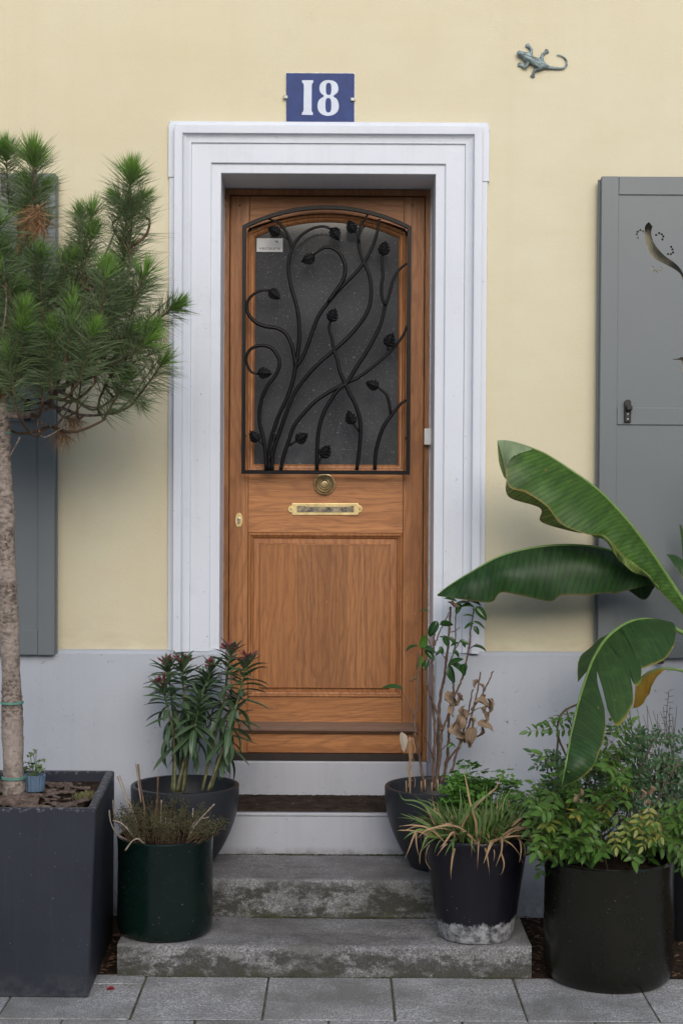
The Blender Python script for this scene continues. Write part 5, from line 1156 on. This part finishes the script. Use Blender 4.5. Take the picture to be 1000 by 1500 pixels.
for l, w_, m_ in (([(330,560,-.1),(300,440,-.13),(210,340,-.16),(130,300,-.17),(50,292,-.18),(20,240,-.18)], .010, 'sedge'), ([(360,560,-.1),(330,430,-.14),(240,320,-.16),(150,290,-.17)], .008, 'sedge'), ([(560,590,-.15),(470,510,-.17),(380,470,-.19),(300,480,-.2),(200,510,-.2),(150,560,-.2)], .012, 'straw'),
  ([(330,560,-.13),(260,500,-.16),(180,440,-.17),(80,390,-.18)], .009, 'sedge'), ([(330,580,-.14),(240,500,-.17),(130,470,-.18),(20,478,-.18)], .009, 'straw'), ([(300,560,-.14),(180,500,-.18),(100,530,-.19),(50,570,-.19)], .009, 'sedge2'), ([(300,560,-.15),(220,550,-.19),(190,600,-.195),(175,640,-.195)], .010, 'sedge2'),
  ([(250,560,-.15),(150,510,-.185),(125,540,-.19),(95,620,-.19),(65,695,-.19)], .009, 'straw'), ([(250,540,-.1),(150,520,-.17),(140,590,-.18),(155,680,-.18)], .008, 'straw'), ([(400,540,-.17),(385,525,-.19),(340,590,-.2),(305,625,-.2)], .010, 'straw'), ([(410,560,-.17),(395,520,-.195),(350,580,-.2),(312,640,-.2)], .008, 'straw'),
  ([(690,580,-.15),(665,590,-.185),(640,650,-.2),(610,735,-.2)], .016, 'straw'), ([(735,560,-.15),(738,545,-.185),(735,640,-.2),(720,690,-.2),(695,755,-.2)], .008, 'straw'), ([(560,590,-.14),(555,450,-.14),(520,340,-.14),(490,180,-.12),(465,75,-.1)], .011, 'straw'), ([(440,590,-.1),(470,450,-.12),(560,330,-.14),(660,240,-.14),(700,200,-.12),(745,95,-.1)], .009, 'straw'),
  ([(600,590,-.14),(620,420,-.15),(628,300,-.15),(630,180,-.13)], .009, 'sedge'), ([(440,520,-.12),(440,400,-.14),(450,300,-.14),(440,195,-.12)], .008, 'sedge'), ([(700,590,-.12),(735,430,-.13),(750,300,-.12),(815,195,-.1)], .009, 'sedge2'), ([(560,590,-.16),(585,440,-.17),(540,370,-.17),(480,318,-.17)], .009, 'sedge'), ([(440,460,-.16),(520,350,-.17),(600,280,-.17),(680,240,-.16)], .010, 'sedge'),
  ([(720,590,-.14),(800,520,-.16),(880,495,-.17),(940,485,-.17)], .011, 'straw'), ([(700,580,-.14),(800,500,-.16),(900,490,-.18),(1000,485,-.2)], .007, 'straw'), ([(640,590,-.15),(740,560,-.17),(850,545,-.18),(940,555,-.18)], .009, 'straw'), ([(740,540,-.1),(860,480,-.15),(940,540,-.17),(960,600,-.18),(990,680,-.18)], .007, 'straw'), ([(760,560,-.1),(900,520,-.14),(950,580,-.15),(985,640,-.15),(960,760,-.15)], .005, 'straw'), ([(800,480,-.1),(860,430,-.1),(925,380,-.1)], .010, 'straw'), ([(270,470,-.1),(235,400,-.12),(205,350,-.12)], .009, 'straw')):
    blade('leaf', l, w_*.72, M[m_], sed)
# herb with lobed bright leaves behind the sedge
herb = empty('leafy_herb', (KX, KY+.05, zk-.02), 'bright green lobed herb growing behind the striped grass', 'plant')
M['herb'] = m_leaf('herb_leaf', (0.085, 0.22, 0.035), (0.14, 0.31, 0.055), rough=.5, trans=.28)
def lobed(seed):
    r = random.Random(seed); vs = [(0, 0, 0)]; uv = [(.5, 0)]; n = 15
    for i in range(n+1):
        a = R(-125+250*i/n); rr_ = (.021 if i % 5 in (2, 3) else (.016 if i % 5 in (1, 4) else .009))*(1 if abs(a) < 1.4 else .8); rr_ *= r.uniform(.9, 1.15)
        vs.append((rr_*math.sin(a), .012+rr_*math.cos(a), r.uniform(-.002, .002)-.1*rr_)); uv.append((.5+.5*math.sin(a), .5))
    me = me_from('leaflet', vs, [(0, i, i+1) for i in range(1, n+1)], uv); me.materials.append(M['herb']); return me
def merge(name, parts, mats=None):
    vs = []; fs = []; uv = []; mi = []
    for me, Mx, k in parts:
        b = len(vs); vs += [Mx @ v.co for v in me.vertices]; uvs = [(.5, .5)]*len(me.vertices)
        if me.uv_layers:
            for l in me.loops: uvs[l.vertex_index] = tuple(me.uv_layers[0].data[l.index].uv)
        uv += uvs
        for p in me.polygons: fs.append(tuple(q+b for q in p.vertices)); mi.append(k)
    o = me_from(name, vs, fs, uv, mi); o.polygons.foreach_set('use_smooth', [True]*len(fs))
    for q in mats or []: o.materials.append(q)
    return o
lb = [lobed(i) for i in range(3)]
def herbleaf(seed):
    r = random.Random(seed); parts = []
    for (x, y, a, s) in ((0, .03, 0, 1.1), (.012, .014, -70, .95), (-.012, .014, 70, .95), (.010, -.008, -100, .6), (-.010, -.008, 100, .6)):
        parts.append((lb[r.randrange(3)], Matrix.Translation((x, y, 0)) @ Matrix.Rotation(R(a+r.uniform(-12, 12)), 4, 'Z') @ Matrix.Rotation(r.uniform(-.4, .4), 4, 'Y') @ Matrix.Scale(s, 4), 0))
    return merge('leaf', parts, [M['herb']])
HL = [herbleaf(i) for i in range(3)]
for k in range(95):
    x = rn.uniform(345, 830); y = rn.uniform(35, 330)
    if x > 640: y = max(y, 70+.12*(x-640))
    if y < 120 and not (470 < x < 600 or 660 < x < 780): y += 80
    if 590 < x < 650 and y < 100: y += 60
    if x < 420: y = rn.uniform(170, 330) if x < 345 else rn.uniform(110, 320)
    d = rn.uniform(.0, .13); p = tk(x, y, d); o_ = Vector((KX+(p.x-KX)*.5, KY+d*.6, zk-.03))
    tube('stem', crom([tuple(o_), tuple(o_.lerp(p, .5)+Vector((0, 0, .02))), tuple(p)], 6), .0013, M['herb'], herb, sides=4)
    put('leaf', HL[k % 3], p, Vector((rn.uniform(-1, 1), -.8, rn.uniform(-.4, .5))), herb, rn.uniform(.65, 1.0), roll=rn.uniform(-.4, .4))

# ================================================================== NANDINA IN THE OLIVE POT
nan = empty('nandina', (OX, OY, zo-.03), 'bushy nandina with small green and yellowing leaves in the large cylinder pot', 'shrub')
M['nanG'] = m_leaf('nandina_leaf', (0.052, 0.138, 0.024), (0.105, 0.210, 0.036), rib=(0.13, 0.21, 0.06), rough=.4, trans=.22, edge=((0.28, 0.28, 0.06), .485, .05))
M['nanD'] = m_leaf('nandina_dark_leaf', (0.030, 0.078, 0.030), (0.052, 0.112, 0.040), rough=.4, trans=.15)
M['nanY'] = m_leaf('nandina_yellow_leaf', (0.14, 0.22, 0.035), (0.26, 0.24, 0.05), rib=(0.3, 0.28, 0.09), rough=.4, trans=.2, tip=(0.34, 0.13, 0.05))
M['nst'] = m_simple('nandina_stem', (0.10, 0.07, 0.035), 0.7, 0, 0.3, 50, 0.1)
def nanleaf(seed, mat_, scale=1.0, n=4):
    r = random.Random(seed); L = [leafm('l', .042*scale, .019*scale, 5, oval, .15, dd, None, seed=seed) for dd in (.3, .7)]
    st = MB(); st.tube([(0, 0, 0), (0, .05*scale, .004), (0, .10*scale, 0), (0, (.04+.028*n)*scale, -.012)], .0009, 4)
    sm_ = me_from('s', st.v, st.f); parts = [(sm_, Matrix.Identity(4), 1)]
    for i in range(n):
        y = (.045+.028*i)*scale; 
        for sd in (-1, 1):
            parts.append((L[r.randrange(2)], Matrix.Translation((0, y, 0)) @ Matrix.Rotation(-sd*R(r.uniform(50, 72)), 4, 'Z') @ Matrix.Rotation(r.uniform(-.6, .6), 4, 'Y') @ Matrix.Rotation(r.uniform(-.3, .15), 4, 'X') @ Matrix.Scale(r.uniform(.8, 1.15)*(1-.08*i), 4), 0))
    parts.append((L[0], Matrix.Translation((0, (.045+.028*(n-1)+.012)*scale, 0)) @ Matrix.Rotation(r.uniform(-.2, .2), 4, 'Z'), 0))
    me = merge('leaf', parts, [mat_, M['nst']])
    for q in L: bpy.data.meshes.remove(q)
    bpy.data.meshes.remove(sm_); return me
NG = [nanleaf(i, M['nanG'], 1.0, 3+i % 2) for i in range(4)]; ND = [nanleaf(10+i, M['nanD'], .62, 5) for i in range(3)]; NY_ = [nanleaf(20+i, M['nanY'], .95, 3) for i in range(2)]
for k in range(7):
    a = rn.uniform(0, 6.28); o_ = Vector((OX+.09*math.cos(a), OY+.09*math.sin(a), zo-.03)); e = Vector((OX+rn.uniform(-.2, .25), OY+rn.uniform(-.12, .2), zo+rn.uniform(.2, .5)))
    tube('stem', crom([tuple(o_), tuple(o_.lerp(e, .5)+Vector((0, 0, .05))), tuple(e)], 10), .0024, M['nst'], nan, sides=6)
def nleaf(px, py, d, me, s, dirv=None):
    p = at(px, py, OY+d); c = Vector((OX, OY, zo+.08)); v = (p-c); v.z *= .3; v = v.normalized()
    dv = dirv or (v+Vector((rn.uniform(-.7, .7), rn.uniform(-.9, .2), rn.uniform(-.9, .45))))
    if p.y+dv.normalized().y*.12 > -.06: dv.y = -.2
    put('leaf', me, p-dv.normalized()*.06*s, dv, nan, s, roll=rn.uniform(-.5, .5), up=Vector((0, -1, .9)))
def top(x): return 1178-(x-770)*.9 if x < 830 else (1110 if x < 870 else (1058-(min(x, 930)-870)*.12 if x < 960 else 1062))
for k in range(330):
    x = rn.uniform(795, 1010); y = rn.uniform(top(x)+15, 1262-(20 if k % 3 else 0)); far = rn.random()
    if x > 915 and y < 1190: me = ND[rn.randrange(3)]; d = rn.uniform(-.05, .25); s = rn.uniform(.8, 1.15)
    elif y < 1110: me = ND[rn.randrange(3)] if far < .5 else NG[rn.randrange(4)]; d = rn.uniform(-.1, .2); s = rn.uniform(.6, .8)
    else:
        me = NG[rn.randrange(4)]; d = rn.uniform(-.24, .12); s = rn.uniform(.8, 1.15)
        if far < .09: me = NY_[rn.randrange(2)]; d -= .05
    nleaf(x, y, d, me, s)
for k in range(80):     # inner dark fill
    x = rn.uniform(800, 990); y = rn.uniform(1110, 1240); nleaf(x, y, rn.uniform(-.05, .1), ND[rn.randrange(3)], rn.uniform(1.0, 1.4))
for k in range(40):     # left spray
    x = rn.uniform(768, 835); y = rn.uniform(1150, 1225); nleaf(x, y, rn.uniform(-.05, .12), NG[rn.randrange(4)], rn.uniform(.6, .85))
for (x, y, s, dx) in ((815,1052,.85,-1),(845,1045,.8,-1),(800,1066,.8,-1),(830,1068,.75,-1),(862,1050,.8,-.6),(810,1103,.55,-1),(782,1160,.8,-1),(776,1180,.9,-1),(785,1205,.8,-1),(800,1225,.8,-1),(793,1255,.6,-.6),(995,1235,.8,.6),(990,1200,.8,.6),(998,1265,.7,.4),(992,1180,.9,.6),(1000,1215,.8,.3)):
    nleaf(x, y, .05, NG[rn.randrange(4)] if x > 850 or s > .6 else ND[0], s, Vector((dx, -.3, rn.uniform(-.45, .05))))
for (x, y) in ((900,1225),(935,1200),(945,1225),(950,1190),(915,1215),(960,1210),(958,1215)): nleaf(x, y, -.26, NY_[rn.randrange(2)], .75, Vector((rn.uniform(-.4, .4), -.6, -.8)))
for l in ([(830,1110,.1),(816,1075,.1),(822,1045,.1),(850,1030,.1),(870,1025,.1)], [(818,1150,.1),(815,1110,.1),(818,1070,.1)], [(850,1160,.05),(840,1120,.05),(830,1090,.05)]):
    tube('stem', crom([tuple(at(x, y, OY+d)) for x, y, d in l], 14), .0035, M['nst'], nan, sides=6)
for (px, py, a) in ((952,1150,-1.4),(948,1170,-1.6),(850,1155,-1.3),(845,1165,-1.8),(938,1155,-1.2)): 
    put('leaf', DL[rn.randrange(4)], at(px, py, OY-.27), Vector((math.cos(a), -.3, math.sin(a))), nan, .8)
# thin upright plant behind, at the right edge
wis = empty('wispy_plant', (at(965, 1060, -.25).x, -.25, zo), 'wispy reddish stems rising behind the nandina at the right edge', 'plant')
M['wisp'] = m_leaf('reddish_leaf', (0.12, 0.08, 0.055), (0.09, 0.11, 0.05), rough=.6)
wl = leafm('leaf', .022, .010, 4, oval, .2, .4, M['wisp'])
for k in range(26):
    bx = rn.uniform(925, 1010); b_ = at(bx, 1120, -.25); e = at(bx+rn.uniform(-30, 18), rn.uniform(1028, 1060), -.25-rn.uniform(0, .06)); tube('stem', crom([tuple(b_), tuple(b_.lerp(e, .5)+Vector((.004, 0, 0))), tuple(e)], 7), .0011, M['wisp'], wis, sides=4)
P0 = [at(975, 1080, -.27), at(975, 1050, -.27), at(979, 1012, -.27)]; tube('stem', crom([tuple(p) for p in P0], 8), .0014, M['wisp'], wis, sides=4)
for k in range(16):
    t = k/15; p = P0[0].lerp(P0[2], t); put('leaf', wl, p, Vector((1 if k % 2 else -1, -.2, .5)), wis, 1.2-.4*t)
bpot = empty('flower_pot', (at(985, 1100, -.22).x+.10, -.22, 0.0), 'dark pot behind the large cylinder pot at the right edge', 'flower pot')
bx0 = bpot.location.x
lathe('pot', [(.03, .40), (.11, .40), (.125, .43), (.135, .43), (.13, .40), (.10, ZP)], bx0, -.22, M['bowl'], bpot, 40); soil(bx0, -.22, .405, .11, bpot, 6)
for k in range(14): put('leaf', ND[k % 3], Vector((bx0+rn.uniform(-.09, .09), -.24+rn.uniform(-.06, .05), .44+rn.uniform(0, .16))), Vector((rn.uniform(-1, 1), -.6, rn.uniform(-.2, .8))), wis, rn.uniform(.8, 1.2))
# ================================================================== BANANA PLANT
M['ban'] = m_leaf('banana_leaf', (0.050, 0.125, 0.018), (0.085, 0.180, 0.028), rough=.42, trans=.32, veins=330, edge=((0.30, 0.20, 0.05), .478, .07), spots=.5)
M['ban2'] = m_leaf('banana_leaf_shaded', (0.014, 0.052, 0.011), (0.024, 0.075, 0.015), rough=.5, trans=.2, veins=300, edge=((0.18, 0.11, 0.04), .480, .05), spots=.4)  # darker green puts the shade of the hanging leaf into its colour
M['ban3'] = m_leaf('banana_leaf_old', (0.030, 0.082, 0.022), (0.048, 0.112, 0.028), rough=.48, trans=.28, veins=240, edge=((0.36, 0.30, 0.06), .475, .05), spots=.9)
M['banu'] = m_leaf('banana_leaf_underside', (0.16, 0.24, 0.055), (0.23, 0.30, 0.08), rough=.5, trans=.2, veins=200, edge=((0.20, 0.11, 0.04), .47, .05), spots=.5)
M['banp'] = m_leaf('banana_leaf_pale', (0.23, 0.32, 0.17), (0.28, 0.37, 0.20), rough=.5, trans=.2, veins=160)
M['rib'] = m_simple('banana_midrib', (0.13, 0.22, 0.055), 0.4, 0, 0.15, 20, 0.05)
M['bany'] = m_leaf('banana_leaf_dying', (0.42, 0.27, 0.03), (0.22, 0.10, 0.03), rough=.6, trans=.2, veins=120)
M['bst'] = m_simple('banana_stem', (0.10, 0.16, 0.05), 0.5, 0, 0.4, 12, 0.2, col2=(0.16, 0.11, 0.06))
CX = 1.30; CYb = -.25; zb = ZP
ban = empty('banana_plant', (CX, CYb, .30), 'banana plant reaching in from the right with large arching leaves', 'plant')
bpt = empty('flower_pot', (CX, CYb, zb), 'dark round pot of the banana plant beyond the right edge', 'flower pot')
lathe('pot', [(.05, .36), (.17, .36), (.185, .40), (.20, .40), (.195, .36), (.15, zb+.001)], CX, CYb, M['bowl'], bpt, 64); soil(CX, CYb, .365, .17, bpt, 7)
tube('pseudostem', crom([(CX, CYb, .33), (CX-.01, CYb, .6), (CX-.02, CYb, .9), (CX-.03, CYb, 1.08)], 20), lambda t: .055-.022*t, M['bst'], ban, sides=18)
from mathutils import noise as NZ
def lamina(name, mid, edge, m, parent, nu=90, nv=14, bulge=.02, ruff=.006, side=1, thick=.0012, seed=0, dark=0):
    """sheet between a midrib and an outer edge, both [(px, py, depth offset)]"""
    A, B = [arcres(crom([tuple(at(x, y, CYb+d)) for x, y, d in q], 10*len(q)), nu+1) for q in (mid, edge)]; vs = []; uv = []; fs = []
    for i in range(nu+1):
        for j in range(nv+1):
            t = j/nv; p = A[i].lerp(B[i], t); w_ = (B[i]-A[i]).length
            b = bulge*math.sin(math.pi*min(1, t*1.0))*min(1, w_/.1)
            rf = ruff*t*NZ.noise(Vector((i*9/nu, t*1.2, seed)))*1.6+ruff*.10*t*math.sin(i*.8+seed)
            vs.append(p+Vector((0, -b-rf, .3*b))); uv.append((.5+side*.5*t, i/nu))
    for i in range(nu):
        for j in range(nv): a = i*(nv+1)+j; fs.append((a, a+1, a+nv+2, a+nv+1))
    o = link(name, me_from(name, vs, fs, uv), m, parent, smooth=True)
    return o
def midrib(pts, r0, r1, parent, m='rib', d=-.002):
    return tube('midrib', crom([tuple(at(x, y, CYb+q+d)) for x, y, q in pts], 40), lambda t: r0+(r1-r0)*t, M[m], parent, sides=10)
# upper leaf: midrib runs along its top edge down to the crown at the right
m1 = [(775,655,-.10),(800,666,-.10),(840,692,-.10),(880,722,-.09),(920,765,-.08),(950,805,-.06),(975,842,-.04),(1000,880,-.02),(1030,920,0)]
e1 = [(740,680,-.17),(744,712,-.19),(770,722,-.20),(800,742,-.21),(822,768,-.21),(860,783,-.20),(885,785,-.18),(905,808,-.16),(930,828,-.14),(950,845,-.11),(962,862,-.08),(985,885,-.05),(1025,925,0)]
lamina('leaf_blade', m1, e1, M['ban'], ban, 110, 16, .02, .012, 1, seed=1)
lamina('leaf_blade', [(x, y, d+.004) for x, y, d in m1[:6]], [(741,700,-.03),(745,728,-.03),(790,744,-.02),(792,764,-.02),(835,778,-.04),(862,782,-.08)], M['banu'], ban, 60, 10, -.01, .014, -1, seed=2)
# curled edge of the blade
lamina('leaf_edge', [(860,782,-.203),(885,784,-.183),(905,807,-.163),(930,826,-.143),(950,842,-.113),(965,860,-.083)], [(868,786,-.17),(886,792,-.17),(904,818,-.15),(926,838,-.13),(948,846,-.11),(962,864,-.08)], M['banu'], ban, 40, 5, .012, .02, 1, seed=3)
# folded tip
lamina('leaf_tip', [(728,645,-.13),(742,645,-.13),(760,649,-.125),(778,655,-.10)], [(740,696,-.16),(743,682,-.18),(752,668,-.18),(778,659,-.12)], M['banp'], ban, 16, 8, .012, .003, 1, seed=4)
lamina('leaf_tip', [(728,645,-.128),(729,665,-.128),(731,680,-.128),(737,698,-.13)], [(755,652,-.12),(755,668,-.12),(750,684,-.13),(744,706,-.13)], M['banu'], ban, 12, 6, .004, .003, 1, seed=5)
midrib(m1, .0026, .0095, ban)
# middle leaf, dark, hanging to the left
m2 = [(640,872,0.018),(655,860,0.018),(690,838,0.012),(735,814,0.000),(790,801,-0.006),(845,799,-0.006),(890,806,0.000),(925,822,0.012),(955,845,0.024),(990,885,0.030),(1030,930,0.030)]
e2 = [(641,873,0.012),(662,876,-0.006),(690,880,-0.024),(720,882,-0.036),(733,868,-0.042),(760,872,-0.048),(805,881,-0.054),(822,872,-0.054),(860,872,-0.054),(890,868,-0.042),(900,870,-0.036),(935,860,-0.018),(960,858,0.006),(992,889,0.030),(1030,934,0.030)]
lamina('leaf_blade', m2, e2, M['ban2'], ban, 110, 16, .025, .014, 1, seed=6)
lamina('leaf_blade', m2[5:10], [(860,830,0.090),(900,850,0.096),(924,868,0.102),(943,879,0.102),(957,862,0.090),(968,858,0.066),(992,889,0.030)], M['ban2'], ban, 50, 10, -.02, .01, -1, seed=7)
midrib(m2, .0020, .0085, ban, 'rib', .002)
# drooping leaf: long midrib from the crown down to its tip
m3 = [(1030,945,-0.086),(1005,930,-0.068),(975,915,-0.095),(950,908,-0.115),(925,910,-0.138),(905,920,-0.172),(885,938,-0.224),(868,966,-0.326),(856,998,-0.440),(846,1032,-0.550),(836,1075,-0.691),(829,1115,-0.770),(822,1152,-0.750)]
lamina('leaf_blade', [(985,912,-0.090),(965,907,-0.103),(945,905,-0.120),(925,909,-0.141),(908,918,-0.169)], [(989,930,-0.168),(985,948,-0.257),(972,966,-0.345),(950,976,-0.387),(936,980,-0.400)], M['ban3'], ban, 36, 12, .022, .008, 1, seed=8)
lamina('leaf_blade', [(930,908,-0.135),(915,914,-0.154),(900,924,-0.178),(886,938,-0.224)], [(939,975,-0.384),(938,998,-0.460),(929,1004,-0.480),(920,985,-0.417)], M['ban3'], ban, 30, 12, .018, .006, 1, seed=9)
lamina('leaf_blade', [(905,920,-0.174),(890,934,-0.213),(878,950,-0.270),(868,968,-0.333)], [(926,1010,-0.503),(925,1034,-0.582),(904,1064,-0.675),(889,1040,-0.597)], M['ban3'], ban, 36, 12, .018, .006, 1, seed=10)
lamina('leaf_blade', [(873,956,-0.292),(862,980,-0.376),(852,1012,-0.488),(843,1045,-0.595),(835,1080,-0.710),(828,1118,-0.772),(821,1150,-0.750)], [(872,1000,-0.457),(884,1035,-0.580),(886,1070,-0.695),(876,1105,-0.800),(866,1125,-0.790),(850,1140,-0.780),(823,1153,-0.755)], M['ban3'], ban, 80, 12, .016, .008, 1, seed=11)
lamina('leaf_blade', [(900,923,-0.175),(885,938,-0.222),(872,958,-0.293),(862,980,-0.372)], [(878,935,-0.154),(862,950,-0.183),(847,966,-0.226),(845,1000,-0.336)], M['ban3'], ban, 36, 10, -.01, .006, -1, seed=12)
midrib(m3[::-1], .0022, .0085, ban, 'rib', -.004)
# dying yellow leaf and its curved stalk
ys = [(1040,985,-.05),(1010,985,-.10),(985,980,-.14),(960,981,-.16),(942,990,-.17),(935,1005,-.17)]
midrib(ys[::-1], .003, .0055, ban, 'bany_rib' if False else 'rib', 0)
lamina('leaf_blade', [(975,980,-.158),(955,982,-.165),(940,990,-.17),(930,1000,-.17)], [(958,992,-.14),(950,1015,-.13),(938,1034,-.13),(926,1038,-.15)], M['bany'], ban, 24, 8, .015, .012, 1, seed=13)
# narrow leaf pieces near the crown, mostly beyond the frame
lamina('leaf_blade', [(975,812,.05),(990,814,.05),(1010,830,.05),(1030,860,.05)], [(985,826,.02),(995,840,.02),(1012,862,.02),(1030,890,.02)], M['ban3'], ban, 24, 8, .01, .006, 1, seed=14)
lamina('leaf_blade', [(994,768,.10),(997,790,.10),(1000,830,.10)], [(998,770,.10),(1003,790,.10),(1010,830,.10)], M['ban3'], ban, 12, 4, .002, .002, 1, seed=15)
for k, (dx, dz_, dy) in enumerate(((.45, .75, -.1), (.6, .35, .1), (.2, .85, -.2))):     # leaves beyond the right edge
    b0 = Vector((CX-.03, CYb, 1.05)); P = [Vector(p) for p in crom([tuple(b0), tuple(b0+Vector((dx*.4, dy*.4, dz_*.55))), tuple(b0+Vector((dx*.8, dy*.8, dz_*.85))), tuple(b0+Vector((dx*1.3, dy, dz_*.8)))], 30)]
    vs = []; uv = []; fs = []
    for i, p in enumerate(P):
        t = i/29; d = (P[min(i+1, 29)]-P[max(i-1, 0)]).normalized(); s_ = d.cross(Vector((0, 1, 0))).normalized().lerp(Vector((0, -1, 0)), .6); w_ = .11*max(0.02, math.sin(math.pi*min(1, max(0, (t-.2)/.8))**.8))
        for q in (-1, -.5, 0, .5, 1): vs.append(p+s_*w_*q+Vector((0, 0, -abs(q)*w_*.4))); uv.append((.5+q/2, t))
    for i in range(29):
        for j in range(4): a = i*5+j; fs.append((a, a+1, a+6, a+5))
    link('leaf_blade', me_from('leaf_blade', vs, fs, uv), M['ban'], ban, smooth=True); tube('midrib', P, lambda t: .009-.006*t, M['rib'], ban, sides=8)

# ================================================================== SMALL THINGS ON THE GROUND
M['petal'] = m_simple('red_petal', (0.30, 0.015, 0.03), 0.5, 0, 0.3, 50, 0.0)
def petal(px, py, Y, z, s, label, rot=0):
    c = at(px, py, Y); c = Vector((c.x, Y, z+.001)); me = leafm('fallen_petal', s, s*.7, 5, oval, .4, .4, M['petal'], seed=int(px)); 
    o = bpy.data.objects.new('fallen_petal', me); COL.objects.link(o); o.matrix_world = Matrix.Translation(c) @ Matrix.Rotation(rot, 4, 'Z'); tag(o, label, 'petal')
def yg(py, z): return CAMY+(CAMZ-z)/((py-720)/FPX)*1.0
petal(169, 1455, yg(1455, ZP), ZP, .034, 'large red petal on the paving beside the square planter', 1.7)
petal(320, 1352, yg(1352, zl), zl, .016, 'small red petal on the lower step beside the green pot', .4)
petal(372, 1429, yg(1432, ZP), ZP+.002, .018, 'red petal on the paving at the foot of the lower step', 1.3)
M['litter'] = m_simple('rotting_leaves', (0.10, 0.055, 0.03), 0.9, 0, 0.6, 60, 0.1, col2=(0.025, 0.017, 0.012))
# leaf litter in the soil strips left and right of the steps
for nm, xa, xb, lab in (('leaf_litter', lx1+.01, 1.3, 'brown leaf litter on the soil right of the lower step'), ('leaf_litter', -.80, lx0-.005, 'dark leaf litter between the square planter and the steps')):
    mb = MB()
    for k in range(620 if xa > 0 else 160):
        x = rn.uniform(xa, xb); y = rn.uniform(-.72, PLY-.01); s = rn.uniform(.006, .020); a = rn.uniform(0, 6.28); v = Vector((math.cos(a), math.sin(a), rn.uniform(-.2, .4)))*s; w_ = Vector((-math.sin(a), math.cos(a), rn.uniform(-.3, .3)))*s*.5; c = Vector((x, y, rn.uniform(.0, .014)))
        mb.add([c-v, c+w_, c+v, c-w_, c+Vector((0, 0, s*.3))], [(0, 1, 4), (1, 2, 4), (2, 3, 4), (3, 0, 4)])
    o = mb.build(nm, M['litter'], smooth=False); tag(o, lab, 'leaf litter', kind='stuff')
sl_ = box('soil', -6, 6, -.752, PLY-.001, -.10, .0075, M['soil']); tag(sl_, kind='structure')
# crumbs and specks on the mat, steps and paving
mb = MB()
for k in range(150):
    zone = rn.random()
    if zone < .12: x, y, z = rn.uniform(-.38, .3), rn.uniform(0, .22), zsill+.012
    elif zone < .6: x, y, z = rn.uniform(-.4, .4), rn.uniform(yuf+.01, PLY-.04), zu+.001
    elif zone < .8: x, y, z = rn.uniform(lx0, lx1), rn.uniform(ylf+.02, yuf-.01), zl+.001
    else: x, y, z = rn.uniform(-1, 1.1), rn.uniform(-1.1, -.76), ZP+.001
    s = rn.uniform(.0012, .0035); mb.add([(x-s, y, z), (x, y-s, z), (x+s, y, z), (x, y+s, z), (x, y, z+s*.7)], [(0, 1, 4), (1, 2, 4), (2, 3, 4), (3, 0, 4)])
M['crumb'] = m_simple('pale_crumb', (0.17, 0.14, 0.11), 0.9, 0, 0.5, 300, 0.0)
tag(mb.build('crumbs', M['crumb'], smooth=False), 'scattered crumbs of soil and plant bits on mat, steps and paving', 'crumbs', kind='stuff')

# past 300 leaves on one plant the rearmost ones become one joined part
def cap_parts(root, nm, keep=295):
    ch = sorted([o for o in root.children if o.name.split('.')[0] == nm], key=lambda o: o.matrix_basis.translation.y)
    rest = ch[keep:]
    if len(rest) < 2: return
    vs = []; fs = []; uv = []; mi = []; mats = []
    for o in rest:
        me = o.data; b = len(vs); Mx = o.matrix_basis; vs += [Mx @ v.co for v in me.vertices]; u_ = [(.5, .5)]*len(me.vertices)
        if me.uv_layers:
            for l in me.loops: u_[l.vertex_index] = tuple(me.uv_layers[0].data[l.index].uv)
        uv += u_
        for m_ in me.materials:
            if m_ not in mats: mats.append(m_)
        for p in me.polygons: fs.append(tuple(q+b for q in p.vertices)); mi.append(mats.index(me.materials[p.material_index]))
    for o in rest: bpy.data.objects.remove(o)
    tag(link('foliage', me_from('foliage', vs, fs, uv, mi), mats, root, smooth=True), kind='stuff')
for t_ in (ole, sed, nan, herb, cam_t): cap_parts(t_, 'leaf')
